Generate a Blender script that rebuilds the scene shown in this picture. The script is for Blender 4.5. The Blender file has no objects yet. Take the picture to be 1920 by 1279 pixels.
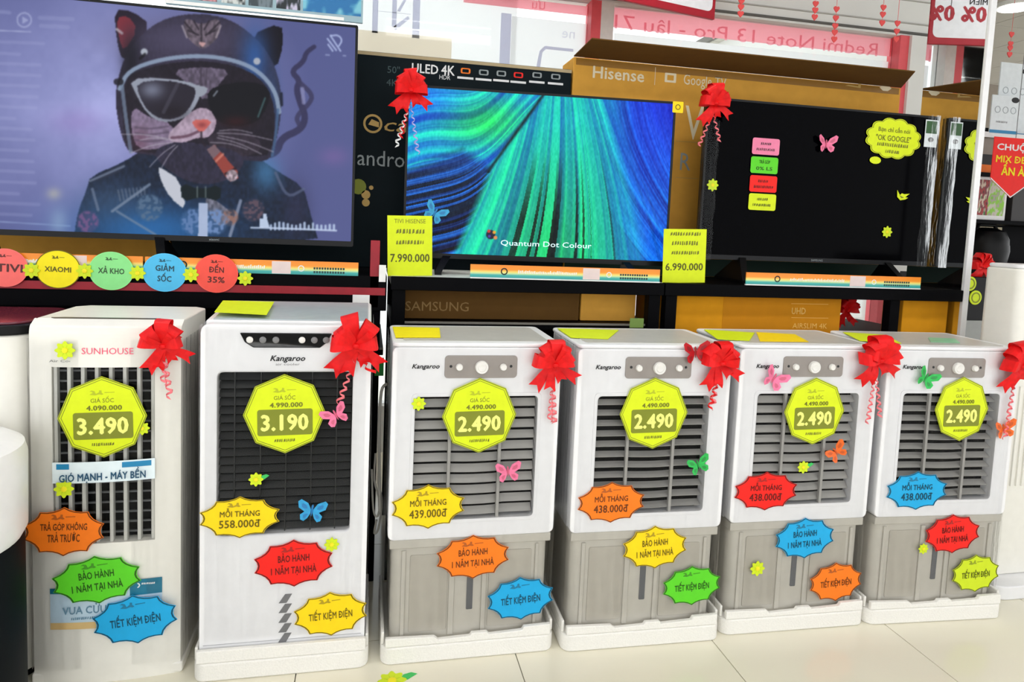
import bpy, math, random
import numpy as np
from mathutils import Vector, Matrix
random.seed(7); rng = np.random.default_rng(5)
SC = bpy.context.scene; COL = SC.collection
# ------------------------------------------------------------------ camera
F, PX, PY = 1278.15, 960.0, 639.5 - 112.27          # focal length and principal point in photo pixels
CAM = Vector((-0.3057, -1.8342, 1.2274))
YAW, PITCH, ROLL = -0.20895, -0.08175, 0.04175
_r = Vector((math.cos(YAW), math.sin(YAW), 0)); _f = Vector((-math.sin(YAW), math.cos(YAW), 0)); _u = Vector((0, 0, 1))
_f2 = _f*math.cos(PITCH) + _u*math.sin(PITCH); _u2 = _u*math.cos(PITCH) - _f*math.sin(PITCH)
RIGHT = _r*math.cos(ROLL) + _u2*math.sin(ROLL); UP = _u2*math.cos(ROLL) - _r*math.sin(ROLL); FWD = _f2
cd = bpy.data.cameras.new('camera'); cam = bpy.data.objects.new('camera', cd); COL.objects.link(cam)
cd.sensor_fit = 'HORIZONTAL'; cd.sensor_width = 36; cd.lens = F/1920*36; cd.shift_y = -112.27/1920
cd.clip_start = 0.05; cd.clip_end = 100
M = Matrix((RIGHT, UP, -FWD)).transposed().to_4x4(); M.translation = CAM; cam.matrix_world = M
SC.camera = cam
# ------------------------------------------------------------------ world, exposure
SC.view_settings.view_transform = 'Standard'; SC.view_settings.look = 'None'; SC.view_settings.gamma = 1
SC.view_settings.use_curve_mapping = False; SC.view_settings.exposure = 0.0
w = bpy.data.worlds.new('world'); SC.world = w; w.use_nodes = True
bg = w.node_tree.nodes['Background']; bg.inputs[0].default_value = (0.97, 0.985, 1, 1); bg.inputs[1].default_value = 1.75
CEIL_STRENGTH = 11.5
# ------------------------------------------------------------------ helpers
def ray(x, y): return FWD + RIGHT*((x-PX)/F) - UP*((y-PY)/F)
def atY(x, y, Y): v = ray(x, y); return CAM + v*((Y-CAM.y)/v.y)
def atX(x, y, X): v = ray(x, y); return CAM + v*((X-CAM.x)/v.x)
def atZ(x, y, Z): v = ray(x, y); return CAM + v*((Z-CAM.z)/v.z)
def on_plane(x, y, p, n): v = ray(x, y); return CAM + v*((p-CAM).dot(n)/v.dot(n))
def lin(c): c = c/255.0; return c/12.92 if c <= 0.04045 else ((c+0.055)/1.055)**2.4
def L(rgb): return tuple(lin(c) for c in rgb)
MATS = {}
def mat(name, rgb, rough=.5, spec=.5, var=.04, scale=30, metal=0, bump=0, emit=0, coat=0, trans=0):
    if name in MATS: return MATS[name]
    m = bpy.data.materials.new(name); m.use_nodes = True; nt = m.node_tree; b = nt.nodes['Principled BSDF']
    c = L(rgb)
    tc = nt.nodes.new('ShaderNodeTexCoord'); no = nt.nodes.new('ShaderNodeTexNoise'); no.inputs['Scale'].default_value = scale; no.inputs['Detail'].default_value = 3
    nt.links.new(tc.outputs['Object'], no.inputs['Vector'])
    cr = nt.nodes.new('ShaderNodeValToRGB')
    cr.color_ramp.elements[0].position = .3; cr.color_ramp.elements[1].position = .7
    cr.color_ramp.elements[0].color = (*[max(0, v*(1-var)) for v in c], 1); cr.color_ramp.elements[1].color = (*[min(1, v*(1+var)) for v in c], 1)
    nt.links.new(no.outputs['Fac'], cr.inputs['Fac']); nt.links.new(cr.outputs['Color'], b.inputs['Base Color'])
    b.inputs['Roughness'].default_value = rough; b.inputs['Specular IOR Level'].default_value = spec; b.inputs['Metallic'].default_value = metal
    b.inputs['Coat Weight'].default_value = coat; b.inputs['Transmission Weight'].default_value = trans
    if emit:
        nt.links.new(cr.outputs['Color'], b.inputs['Emission Color']); b.inputs['Emission Strength'].default_value = emit
    if bump:
        bp = nt.nodes.new('ShaderNodeBump'); bp.inputs['Strength'].default_value = bump; bp.inputs['Distance'].default_value = .004
        nt.links.new(no.outputs['Fac'], bp.inputs['Height']); nt.links.new(bp.outputs['Normal'], b.inputs['Normal'])
    MATS[name] = m; return m
class MB:
    def __init__(s): s.v = []; s.f = []
    def add(s, vs, fs): n = len(s.v); s.v += [tuple(v) for v in vs]; s.f += [tuple(i+n for i in f) for f in fs]; return s
    def box(s, x0, x1, y0, y1, z0, z1):
        return s.add([(x0,y0,z0),(x1,y0,z0),(x1,y1,z0),(x0,y1,z0),(x0,y0,z1),(x1,y0,z1),(x1,y1,z1),(x0,y1,z1)],
                     [(0,3,2,1),(4,5,6,7),(0,1,5,4),(1,2,6,5),(2,3,7,6),(3,0,4,7)])
    def prism(s, poly, y0, y1):      # polygon in xz (counter-clockwise seen from -y), extruded along y (y0 front)
        n = len(poly)
        s.add([(x,y0,z) for x,z in poly] + [(x,y1,z) for x,z in poly], [tuple(range(n)), tuple(range(2*n-1, n-1, -1))] + [(i, i+n, (i+1)%n+n, (i+1)%n) for i in range(n)]); return s
    def plan(s, poly, z0, z1):       # polygon in xy extruded along z
        n = len(poly)
        s.add([(x,y,z0) for x,y in poly] + [(x,y,z1) for x,y in poly], [tuple(range(n-1,-1,-1)), tuple(range(n, 2*n))] + [(i, (i+1)%n, (i+1)%n+n, i+n) for i in range(n)]); return s
    def ring(s, outer, inner, y0, y1):
        n = len(outer)
        V = [(x,y0,z) for x,z in outer]+[(x,y0,z) for x,z in inner]+[(x,y1,z) for x,z in outer]+[(x,y1,z) for x,z in inner]
        f = []
        for i in range(n):
            j = (i+1)%n
            f += [(i,j,n+j,n+i),(2*n+i,3*n+i,3*n+j,2*n+j),(i,2*n+i,2*n+j,j),(n+i,n+j,3*n+j,3*n+i)]
        return s.add(V, f)
    def tube(s, path, r, n=8, cap=True):
        path = [Vector(p) for p in path]; rings = []
        rs = r if isinstance(r, (list, tuple)) else [r]*len(path)
        for i, p in enumerate(path):
            d = (path[min(i+1, len(path)-1)] - path[max(i-1, 0)]).normalized()
            a = d.cross(Vector((0,1,0))) if abs(d.y) < .9 else d.cross(Vector((1,0,0)))
            a.normalize(); b = d.cross(a)
            rings.append([p + (a*math.cos(2*math.pi*k/n) + b*math.sin(2*math.pi*k/n))*rs[i] for k in range(n)])
        V = [v for rg in rings for v in rg]; f = []
        for i in range(len(path)-1):
            for k in range(n): f.append((i*n+k, i*n+(k+1)%n, (i+1)*n+(k+1)%n, (i+1)*n+k))
        if cap: f += [tuple(range(n-1,-1,-1)), tuple(range((len(path)-1)*n, len(path)*n))]
        return s.add(V, f)
    def lathe(s, prof, n=24, axis='z', c=(0,0,0)):  # prof: list of (r, h)
        V = []; f = []
        for r, h in prof:
            for k in range(n):
                a = 2*math.pi*k/n
                V.append((c[0]+r*math.cos(a), c[1]+r*math.sin(a), c[2]+h) if axis == 'z' else (c[0]+r*math.cos(a), c[1]-h, c[2]+r*math.sin(a)))
        for i in range(len(prof)-1):
            for k in range(n): f.append((i*n+k, i*n+(k+1)%n, (i+1)*n+(k+1)%n, (i+1)*n+k))
        f += [tuple(range(n-1,-1,-1)), tuple(range((len(prof)-1)*n, len(prof)*n))]
        return s.add(V, f)
    def strip(s, path, wid, thick=.0006):  # path points, wid vector or list of half-width vectors; double skinned
        path = [Vector(p) for p in path]; n = len(path)
        ws = wid if isinstance(wid, list) else [Vector(wid)]*n
        V = []; f = []
        for p, q in zip(path, ws): V += [p-q, p+q]
        for i in range(n-1): f.append((2*i, 2*i+1, 2*i+3, 2*i+2))
        return s.add(V, f)
    def mesh(s, name, m):
        me = bpy.data.meshes.new(name); me.from_pydata(s.v, [], s.f); me.update()
        if m: me.materials.append(m)
        return me
    def build(s, name, m, parent=None, bevel=0, seg=2, smooth=True, angle=35):
        me = s.mesh(name, m); o = link(name, me, parent)
        if smooth:
            me.polygons.foreach_set('use_smooth', [True]*len(me.polygons)); me.set_sharp_from_angle(angle=math.radians(angle))
        if bevel:
            md = o.modifiers.new('bevel', 'BEVEL'); md.width = bevel; md.segments = seg; md.limit_method = 'ANGLE'; md.angle_limit = math.radians(40); md.harden_normals = True
        return o
def link(name, data, parent=None):
    o = bpy.data.objects.new(name, data); COL.objects.link(o)
    if parent is not None: o.parent = parent
    return o
def tag(o, label=None, cat=None, group=None, kind=None):
    if label: o['label'] = label
    if cat: o['category'] = cat
    if group: o['group'] = group
    if kind: o['kind'] = kind
    return o
def empty(name, loc=(0,0,0), yaw=0, roll=0):
    o = link(name, None); o.location = loc; o.rotation_euler = (0, roll, yaw); o.empty_display_size = .05; return o
def rrect(x0, x1, z0, z1, r, n=5):
    p = []
    for cx, cz, a0 in ((x1-r, z0+r, -90), (x1-r, z1-r, 0), (x0+r, z1-r, 90), (x0+r, z0+r, 180)):
        for k in range(n): a = math.radians(a0 + 90*k/(n-1)); p.append((cx+r*math.cos(a), cz+r*math.sin(a)))
    return p
def ell(cx, cz, rx, rz, n=24): return [(cx+rx*math.cos(2*math.pi*k/n), cz+rz*math.sin(2*math.pi*k/n)) for k in range(n)]
# ---- flat lettering (built-in typeface), lies in the parent's xz plane at depth y, facing -y
_tc = {}
def text_mesh(s, bold=0, shear=0):
    key = (s, bold, shear)
    if key in _tc: return _tc[key]
    def raw(t):
        c = bpy.data.curves.new('lettering', 'FONT'); c.body = t; c.size = 1; c.resolution_u = 2; c.shear = shear; c.space_character = 1 + bold*1.2
        o = bpy.data.objects.new('lettering', c); me = bpy.data.meshes.new_from_object(o)
        v = [tuple(q.co) for q in me.vertices]; f = [tuple(p.vertices) for p in me.polygons]
        bpy.data.objects.remove(o); bpy.data.curves.remove(c); bpy.data.meshes.remove(me); return v, f
    v, f = raw(s.replace('Đ', 'D').replace('đ', 'd'))
    for i, ch in enumerate(s):
        if ch in 'Đđ':
            pre = s[:i].replace('Đ', 'D').replace('đ', 'd')
            xm = max([q[0] for q in raw(pre + ch.replace('Đ', 'D').replace('đ', 'd'))[0]])
            wd = .5 if ch == 'Đ' else .3
            x0 = xm-wd-.16 if ch == 'Đ' else xm-.3; x1 = xm-wd+.2 if ch == 'Đ' else xm+.12; z = .31 if ch == 'Đ' else .58
            n = len(v); v += [(x0, z, 0), (x1, z, 0), (x1, z+.07, 0), (x0, z+.07, 0)]; f.append((n, n+1, n+2, n+3))
    if bold:       # heavier strokes: the glyphs laid over themselves with a small shift
        v0, f0 = v, f; v, f = [], []
        for k, (dx, dy) in enumerate(((-bold, 0), (bold, 0), (0, bold*.8), (0, -bold*.8))):
            n = len(v); v = v + [(a+dx, b_+dy, k*.0002) for a, b_, _ in v0]; f = f + [tuple(i+n for i in q) for q in f0]
    _tc[key] = (v, f); return v, f
def txt(parent, s, x, z, h, m, y=-.001, wid=None, bold=0, shear=0, mirror=False, align='c', name='lettering', slope=0):
    """h = cap height in metres, centred at x, z; wid = squeeze to that width"""
    v, f = text_mesh(s, bold, shear)
    xs = [q[0] for q in v]; x0, x1 = min(xs), max(xs); k = h/.69
    kx = (wid/(x1-x0)) if wid else k
    cx = (x0+x1)/2 if align == 'c' else x0
    sg = -1 if mirror else 1
    V = [(x + sg*(a-cx)*kx, y - _l, z + (b-.345)*k + slope*(a-cx)*kx) for a, b, _l in v]
    if mirror: f = [tuple(reversed(q)) for q in f]
    me = bpy.data.meshes.new(name); me.from_pydata(V, [], f); me.update(); me.materials.append(m)
    o = link(name, me, parent); o['kind'] = 'stuff'; return o
def flat(parent, name, poly, m, y=-.001, t=.0006):
    return MB().prism(poly, y-t, y).build(name, m, parent, smooth=False)
# ---- colour picture on a fine grid (display screens, printed pictures)
def picture(name, parent, x0, x1, z0, z1, y, rgb, emit, m_name):
    h, wd, _ = rgb.shape
    xs = np.linspace(x0, x1, wd); zs = np.linspace(z1, z0, h)
    X, Z = np.meshgrid(xs, zs); V = np.stack([X, np.full_like(X, y), Z], -1).reshape(-1, 3)
    idx = np.arange(h*wd).reshape(h, wd)
    Fc = np.stack([idx[1:, :-1], idx[1:, 1:], idx[:-1, 1:], idx[:-1, :-1]], -1).reshape(-1, 4)
    me = bpy.data.meshes.new(name); me.vertices.add(len(V)); me.vertices.foreach_set('co', V.ravel().astype(np.float32))
    me.loops.add(Fc.size); me.loops.foreach_set('vertex_index', Fc.ravel().astype(np.int32))
    me.polygons.add(len(Fc)); me.polygons.foreach_set('loop_start', np.arange(0, Fc.size, 4, dtype=np.int32)); me.update(calc_edges=True)
    c = np.clip(rgb, 0, 255)/255.0; c = np.where(c <= .04045, c/12.92, ((c+.055)/1.055)**2.4)
    col = np.concatenate([c.reshape(-1, 3), np.ones((h*wd, 1))], 1).astype(np.float32)
    at = me.color_attributes.new('Col', 'FLOAT_COLOR', 'POINT'); at.data.foreach_set('color', col.ravel())
    if m_name not in MATS:
        m = bpy.data.materials.new(m_name); m.use_nodes = True; nt = m.node_tree; b = nt.nodes['Principled BSDF']
        a = nt.nodes.new('ShaderNodeAttribute'); a.attribute_name = 'Col'
        if emit:
            b.inputs['Base Color'].default_value = (.004, .004, .005, 1); nt.links.new(a.outputs['Color'], b.inputs['Emission Color']); b.inputs['Emission Strength'].default_value = emit
            b.inputs['Roughness'].default_value = .25; b.inputs['Specular IOR Level'].default_value = .1
        else:
            nt.links.new(a.outputs['Color'], b.inputs['Base Color']); b.inputs['Roughness'].default_value = .5
        MATS[m_name] = m
    me.materials.append(MATS[m_name]); return link(name, me, parent)
# ------------------------------------------------------------------ materials
m_white = mat('white_plastic', (236, 236, 238), .35, .5, .02)
m_cream = mat('cream_plastic', (236, 234, 226), .4, .5, .02)
m_tank = mat('grey_tank_plastic', (194, 190, 180), .35, .5, .03)
m_tank2 = mat('grey_tank_panel', (182, 177, 166), .35, .5, .03)
m_foam = mat('white_foam', (238, 236, 230), .9, .2, .03, 220, bump=.35)
m_black = mat('black_plastic', (10, 10, 12), .4, .2, .1)
m_blackmetal = mat('black_metal', (5, 5, 8), .5, .05, .15)
m_dark = mat('dark_interior', (9, 10, 12), .8, .1, .2)
m_slat = mat('grey_slat', (166, 164, 160), .4, .4, .03)
m_slatdark = mat('charcoal_slat', (22, 25, 28), .3, .4, .08)
m_panel = mat('taupe_panel', (158, 150, 144), .35, .5, .04)
m_knob = mat('pale_knob', (226, 224, 220), .3, .5, .03)
m_steel = mat('grey_print', (120, 120, 122), .5)
m_ink = mat('black_ink', (24, 24, 26), .6)
m_white_ink = mat('white_ink', (236, 236, 236), .6)
m_carton = mat('brown_carton', (222, 164, 68), .85, .2, .05, 18)
m_carton2 = mat('golden_carton', (222, 152, 24), .85, .2, .05, 18)
m_carton_shaded = mat('shade_darkened_carton', (100, 70, 30), .85, .2, .05, 18)  # carton brown with the shade under flap and shelf put into the colour
m_blackbox = mat('black_printed_carton', (6, 20, 26), .6, .12, .1, 12)
m_red = mat('red_satin', (226, 16, 20), .5, .25, .12, 60)
m_darkred = mat('dark_red_felt', (176, 16, 26), .6, .3, .1, 60)
m_pinkrib = mat('pink_ribbon', (240, 120, 128), .4, .5, .1, 60)
m_redbar = mat('crimson_metal', (150, 14, 34), .4, .4, .1)
m_sign = mat('crimson_board', (170, 8, 36), .5)
CC = dict(lime=(216, 232, 20), yellow=(250, 214, 6), orange=(250, 124, 20), red=(242, 26, 16), blue=(22, 168, 226), green=(92, 212, 36), limegreen=(206, 226, 30),
          pink=(236, 130, 166), coral=(250, 112, 106), mint=(140, 226, 140), sky=(78, 186, 232), bright=(250, 232, 10), tomato=(244, 84, 70))
def mc(n):
    return mat(n+'_paper', CC[n], .55, .35, .03, 40)
def mdk(n):   # darker printed outline and ink of the same paper
    return mat(n+'_print', tuple(int(v*.42) for v in CC[n]), .55, .35, .03)
m_olive = mat('olive_print', (124, 132, 20), .55)
m_olive_ink = mat('olive_ink', (110, 112, 16), .55)
# clear wrapping film
m_filmwrap = bpy.data.materials.new('clear_wrap'); m_filmwrap.use_nodes = True
nt = m_filmwrap.node_tree; nt.nodes.clear(); out = nt.nodes.new('ShaderNodeOutputMaterial'); mx = nt.nodes.new('ShaderNodeMixShader'); tr = nt.nodes.new('ShaderNodeBsdfTransparent'); gl = nt.nodes.new('ShaderNodeBsdfGlossy')
tc = nt.nodes.new('ShaderNodeTexCoord'); mpg = nt.nodes.new('ShaderNodeMapping'); mpg.inputs['Scale'].default_value = (34, 34, 3.2); mpg.inputs['Rotation'].default_value = (0, .12, 0); no = nt.nodes.new('ShaderNodeTexNoise'); no.inputs['Scale'].default_value = 1; no.inputs['Detail'].default_value = 4
bp = nt.nodes.new('ShaderNodeBump'); bp.inputs['Strength'].default_value = .9; bp.inputs['Distance'].default_value = .01; lw = nt.nodes.new('ShaderNodeLayerWeight'); lw.inputs['Blend'].default_value = .25; mr = nt.nodes.new('ShaderNodeMath'); mr.operation = 'MULTIPLY'; mr.inputs[1].default_value = .6
nt.links.new(tc.outputs['Object'], mpg.inputs[0]); nt.links.new(mpg.outputs[0], no.inputs['Vector']); nt.links.new(no.outputs['Fac'], bp.inputs['Height']); nt.links.new(bp.outputs[0], gl.inputs['Normal']); nt.links.new(bp.outputs[0], lw.inputs['Normal'])
gl.inputs['Roughness'].default_value = .12; tr.inputs[0].default_value = (.99, .99, .99, 1)
nt.links.new(lw.outputs['Fresnel'], mr.inputs[0]); nt.links.new(mr.outputs[0], mx.inputs[0]); nt.links.new(tr.outputs[0], mx.inputs[1]); nt.links.new(gl.outputs[0], mx.inputs[2]); nt.links.new(mx.outputs[0], out.inputs[0])
# ------------------------------------------------------------------ room
def struct(o): o['kind'] = 'structure'; return o
floor = struct(MB().box(-4.5, 8, -4, 4.7, -.06, -.008).build('floor', mat('tile_grout', (150, 146, 132), .9), smooth=False))
m_tile = mat('cream_tile', (232, 227, 208), .16, .5, .02, 3)
tile_me = None
for i in range(-7, 12):
    for j in range(-6, 8):
        x0 = .135 + .605*i; y0 = .1 + .605*j
        if tile_me is None:
            t0 = MB().box(.0015, .6035, .0015, .6035, -.0079, 0).build('tile', m_tile, floor, bevel=.001, seg=1); tile_me = t0.data; t0.location = (x0, y0, 0)
        else:
            t = link('tile', tile_me, floor); t.location = (x0, y0, 0)
m_wall = mat('white_wall', (226, 226, 222), .8, .2, .02, 5)
ceiling = struct(MB().box(-4.5, 8, -4, 1.87, 3.0, 3.06).box(2.72, 8, 1.87, 4.7, 3.0, 3.06).build('ceiling', mat('ceiling_gap', (120, 118, 112), .9), smooth=False))
m_cpan = mat('ceiling_board', (206, 202, 192), .85, .2, .02, 4)
cp_me = None
for i in range(0, 9):
    for j in range(0, 6):
        if cp_me is None: o = MB().box(.004, .596, .004, .596, 2.992, 2.9999).build('ceiling_panel', m_cpan, ceiling, smooth=False); cp_me = o.data
        else: o = link('ceiling_panel', cp_me, ceiling)
        o.location = (2.75+.6*i, 1.1+.6*j, 0)
# window wall
YW = 1.75
wx1 = atY(1735, 200, YW).x; wx0 = atY(1692, 200, YW).x
ztop = atY(1500, 45, YW).z
wb = MB(); wb.box(-4.5, wx1, YW, YW+.12, ztop, 3.0); wb.box(-4.5, wx1, YW, YW+.12, 0, .25); wb.box(wx0, wx1, YW-.03, YW+.12, .25, ztop+.0)
struct(wb.build('wall_back', m_wall, smooth=False))
struct(MB().box(wx1-.12, wx1, YW+.12, 4.6, 0, 3).build('wall_side', m_wall, smooth=False))
struct(MB().box(wx1, 8, 4.6, 4.7, 0, 3).build('wall_far', mat('taupe_wall', (150, 140, 128), .8), smooth=False))
for k, (zz, th) in enumerate(((ztop+.012, .012), (ztop+.07, .006), (ztop+.20, .005))):
    struct(MB().box(-4.5, wx1, YW-.012, YW, zz, zz+th).build('trim_%d' % (k+1), mat('dark_trim', (92, 90, 86), .6) if k == 0 else mat('pale_trim', (178, 176, 170), .6), smooth=False))
win = struct(empty('window_1', (0, YW, .25)))
mxa = atY(1108, 30, YW).x; mxb = atY(1126, 30, YW).x; mxc = atY(1150, 30, YW).x
m_glass = bpy.data.materials.new('window_glass'); m_glass.use_nodes = True
nt = m_glass.node_tree; nt.nodes.clear(); out = nt.nodes.new('ShaderNodeOutputMaterial'); mx = nt.nodes.new('ShaderNodeMixShader'); tr = nt.nodes.new('ShaderNodeBsdfTransparent'); gl = nt.nodes.new('ShaderNodeBsdfGlossy'); fr = nt.nodes.new('ShaderNodeFresnel')
fr.inputs['IOR'].default_value = 1.4; tr.inputs[0].default_value = (.96, .98, .98, 1); gl.inputs['Roughness'].default_value = .02
nt.links.new(fr.outputs[0], mx.inputs[0]); nt.links.new(tr.outputs[0], mx.inputs[1]); nt.links.new(gl.outputs[0], mx.inputs[2]); nt.links.new(mx.outputs[0], out.inputs[0])
MB().box(-4.4, mxa, .05, .056, 0, ztop-.25).build('pane', m_glass, win, smooth=False)
MB().box(mxc, wx0-.06, .05, .056, 0, ztop-.25).build('pane', m_glass, win, smooth=False)
m_frame = mat('white_frame', (232, 232, 228), .5)
m_pinkfilm = mat('red_pink_frame', (232, 92, 100), .5)
MB().box(mxa, mxb, -.01, .09, 0, ztop-.25).build('mullion', m_pinkfilm, win, smooth=False)
MB().box(mxb, mxc, -.01, .09, 0, ztop-.25).build('mullion', m_frame, win, smooth=False)
MB().box(wx0-.06, wx0, -.01, .09, 0, ztop-.25).build('mullion', m_pinkfilm, win, smooth=False)
# translucent prints stuck on the outside of the glass (read backwards from inside)
def film(name, rgb):
    m = bpy.data.materials.new(name); m.use_nodes = True; nt = m.node_tree; nt.nodes.clear()
    o = nt.nodes.new('ShaderNodeOutputMaterial'); a = nt.nodes.new('ShaderNodeMixShader'); d = nt.nodes.new('ShaderNodeBsdfDiffuse'); t = nt.nodes.new('ShaderNodeBsdfTranslucent')
    a.inputs[0].default_value = .75; c = (*L(rgb), 1); d.inputs[0].default_value = c; t.inputs[0].default_value = c
    nt.links.new(d.outputs[0], a.inputs[1]); nt.links.new(t.outputs[0], a.inputs[2]); nt.links.new(a.outputs[0], o.inputs[0]); return m
f_pink = film('pink_window_film', (255, 208, 214)); f_white = film('white_window_film', (250, 250, 250)); f_lav = film('lavender_window_film', (234, 234, 244)); f_cream = film('cream_window_film', (252, 246, 236)); f_rose = film('rose_window_film', (250, 186, 196)); f_pinkink = film('pink_ink_film', (246, 176, 188))
def wq(pts, m, name, dy=.07):
    P = [atY(x, y, YW+dy) for x, y in pts]; poly = [(p.x, p.z-.25) for p in P]
    a = sum(poly[i][0]*poly[(i+1) % len(poly)][1]-poly[(i+1) % len(poly)][0]*poly[i][1] for i in range(len(poly)))
    if a < 0: poly.reverse()
    return MB().prism(poly, dy, dy+.002).build(name, m, win, smooth=False)
def wrect(x0, y0, x1, y1, m, name, dy=.07):   # level rectangle from two photo corners
    a = atY(x0, y0, YW+dy); b = atY(x1, y1, YW+dy)
    return MB().box(min(a.x, b.x), max(a.x, b.x), dy, dy+.002, min(a.z, b.z)-.25, max(a.z, b.z)-.25).build(name, m, win, smooth=False)
wrect(1152, 14, 1668, 106, f_pink, 'window_print')
wrect(870, -14, 1106, 30, f_pink, 'window_print')
wrect(1152, 62, 1668, 330, f_white, 'window_print', .074)
wrect(960, 30, 1106, 330, f_white, 'window_print', .074)
wrect(670, -60, 958, 300, f_white, 'window_print', .078)
wrect(670, 55, 846, 112, f_cream, 'window_print')
wrect(940, 24, 955, 130, f_lav, 'window_print')
wq([(1005, 128), (1012, 95), (1022, 86), (1075, 92), (1075, 97), (1024, 92), (1017, 98), (1012, 130)], f_lav, 'window_print')
wrect(700, -40, 708, 62, f_lav, 'window_print'); wrect(776, -40, 786, 72, f_lav, 'window_print'); wrect(737, -40, 743, 52, f_lav, 'window_print'); wrect(708, 20, 770, 27, f_lav, 'window_print')
wq([(738, 50), (765, 30), (768, 35), (741, 57)], f_lav, 'window_print'); wq([(745, 20), (760, -6), (764, -4), (750, 22)], f_lav, 'window_print')
p = atY(1410, 68, YW+.066); txt(win, 'Redmi Note 13 Pro - lâu 71', p.x, p.z-.25, .075, f_pinkink, .066, wid=(atY(1655, 100, YW+.066).x-atY(1165, 35, YW+.066).x), mirror=True)
p = atY(1066, 62, YW+.066); txt(win, 'ne', p.x, p.z-.25, .055, f_lav, .066, mirror=True)
p = atY(1010, 8, YW+.066); txt(win, 'ưu', p.x, p.z-.25, .05, f_rose, .066, mirror=True)
# ceiling lamps of the shop (long LED panels above and behind the aisle); two unseen ones over the shelves are added to brighten the soffit
m_led = bpy.data.materials.new('led_diffuser'); m_led.use_nodes = True
b = m_led.node_tree.nodes['Principled BSDF']; b.inputs['Emission Color'].default_value = (1, .985, .955, 1); b.inputs['Emission Strength'].default_value = CEIL_STRENGTH; b.inputs['Base Color'].default_value = (.9, .9, .9, 1)
for k, (x, y, wh) in enumerate(((-1.6, -1.0, 'above the cream cooler aisle'), (.4, -1.0, 'above the middle of the aisle'), (2.4, -1.0, 'above the right end of the aisle'), (-1.6, -2.8, 'far left behind the viewer'), (.4, -2.8, 'behind the viewer'), (2.4, -2.8, 'far right behind the viewer'), (5.2, 1.2, 'above the right hand racks'), (-1.5, .75, 'added above left shelf to brighten the soffit'), (.5, .75, 'added above middle shelf to brighten the soffit'))):
    t = tag(empty('ceiling_light', (x, y, 2.93)), 'long white LED panel lamp on the ceiling ' + wh, 'lamp', 'shop ceiling lamps')
    MB().ring(rrect(-.62, .62, -.17, .17, .01, 2), rrect(-.6, .6, -.15, .15, .005, 2), 0, .06).build('lamp_frame', m_frame, t).rotation_euler = (math.pi/2, 0, 0)
    d = MB().box(-.6, .6, -.15, .15, .008, .012).build('diffuser', m_led, t, smooth=False)
    t.children[0].location = (0, 0, .06)
p = atZ(1905, 8, 2.99); t = tag(empty('downlight', (p.x, p.y, 2.965)), 'small round white downlight glowing in the ceiling at top right', 'lamp')
MB().lathe([(.13, 0), (.14, .01), (.14, .027)], 24).build('lamp_rim', m_frame, t); MB().lathe([(.11, -.004), (.11, .002)], 24).build('diffuser', m_led, t)
# ------------------------------------------------------------------ mirror panel at the right end
XM = 2.0
m_mirror = bpy.data.materials.new('mirror_glass'); m_mirror.use_nodes = True
b = m_mirror.node_tree.nodes['Principled BSDF']; b.inputs['Metallic'].default_value = 1; b.inputs['Roughness'].default_value = .015; b.inputs['Base Color'].default_value = (.86, .88, .88, 1)
t = tag(empty('mirror_panel', (XM, .427, 0)), 'tall narrow mirror panel with white edge beside the switched-off television', 'mirror')
MB().box(.002, .02, .004, .30, 0, 2.99).build('backing', m_frame, t, smooth=False)
MB().box(0, .002, .012, .30, .01, 2.98).build('mirror_face', m_mirror, t, smooth=False)
MB().box(-.004, .022, -.006, .004, 0, 2.99).build('edge_trim', m_white, t, bevel=.002)
# ------------------------------------------------------------------ display shelves
ZS = 1.045; YF = .42
def shelf_unit(label, x0, x1, posts, front, back, low, zlow=.89, frontz=(1.0, 1.045), y_low=.46):
    t = tag(empty('display_shelf', ((x0+x1)/2, YF, 0)), label, 'shelf', 'shelf units behind the coolers'); cx = (x0+x1)/2
    def bx(name, a, b_, c, d, e, f, m, bev=.002): return MB().box(a-cx, b_-cx, c-YF, d-YF, e, f).build(name, m, t, bevel=bev, seg=1)
    bx('deck', x0, x1, YF+.012, 1.05, ZS-.03, ZS, front[1] if len(front) > 1 else m_blackmetal)
    bx('front_rail', x0, x1, YF, YF+.012, frontz[0], frontz[1], front[0])
    if low: bx('lower_shelf', x0+.005, x1-.005, y_low, 1.0, zlow-.025, zlow, m_blackmetal); bx('rail_edge', x0+.005, x1-.005, y_low-.004, y_low, zlow-.006, zlow+.002, mat('grey_edge', (120, 116, 108), .5))
    for px_ in posts:
        bx('post', px_-.022, px_+.022, YF+.015, YF+.055, 0, ZS-.031, m_blackmetal); bx('post', px_-.022, px_+.022, .96, 1.0, 0, ZS-.031, m_blackmetal)
    if back: bx('back_panel', x0+.01, x1-.01, 1.0, 1.012, .02, ZS-.035, m_blackmetal)
    return t
s1 = shelf_unit('black shelf with crimson front strip under the large cat picture television', -2.3, -.245, (-.285, -1.3, -2.25), (m_blackmetal,), True, True, .80, (.93, ZS))
MB().box(-2.3+1.2725, -.25+1.2725, -.006, -.0005, .982, 1.006).build('front_strip', m_redbar, s1, smooth=False)
MB().box(-.30+1.2725, -.27+1.2725, .0, .012, .94, 1.16).build('side_tag', m_redbar, s1, bevel=.002)
s2 = shelf_unit('black metal shelf under the colourful striped-screen television', -.232, .728, (-.205, .70), (m_blackmetal, m_frame), True, True)
s3 = shelf_unit('black metal shelf under the switched-off television beside the mirror', .732, XM-.006, (.765, 1.70), (m_blackmetal,), False, True, .85)
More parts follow.
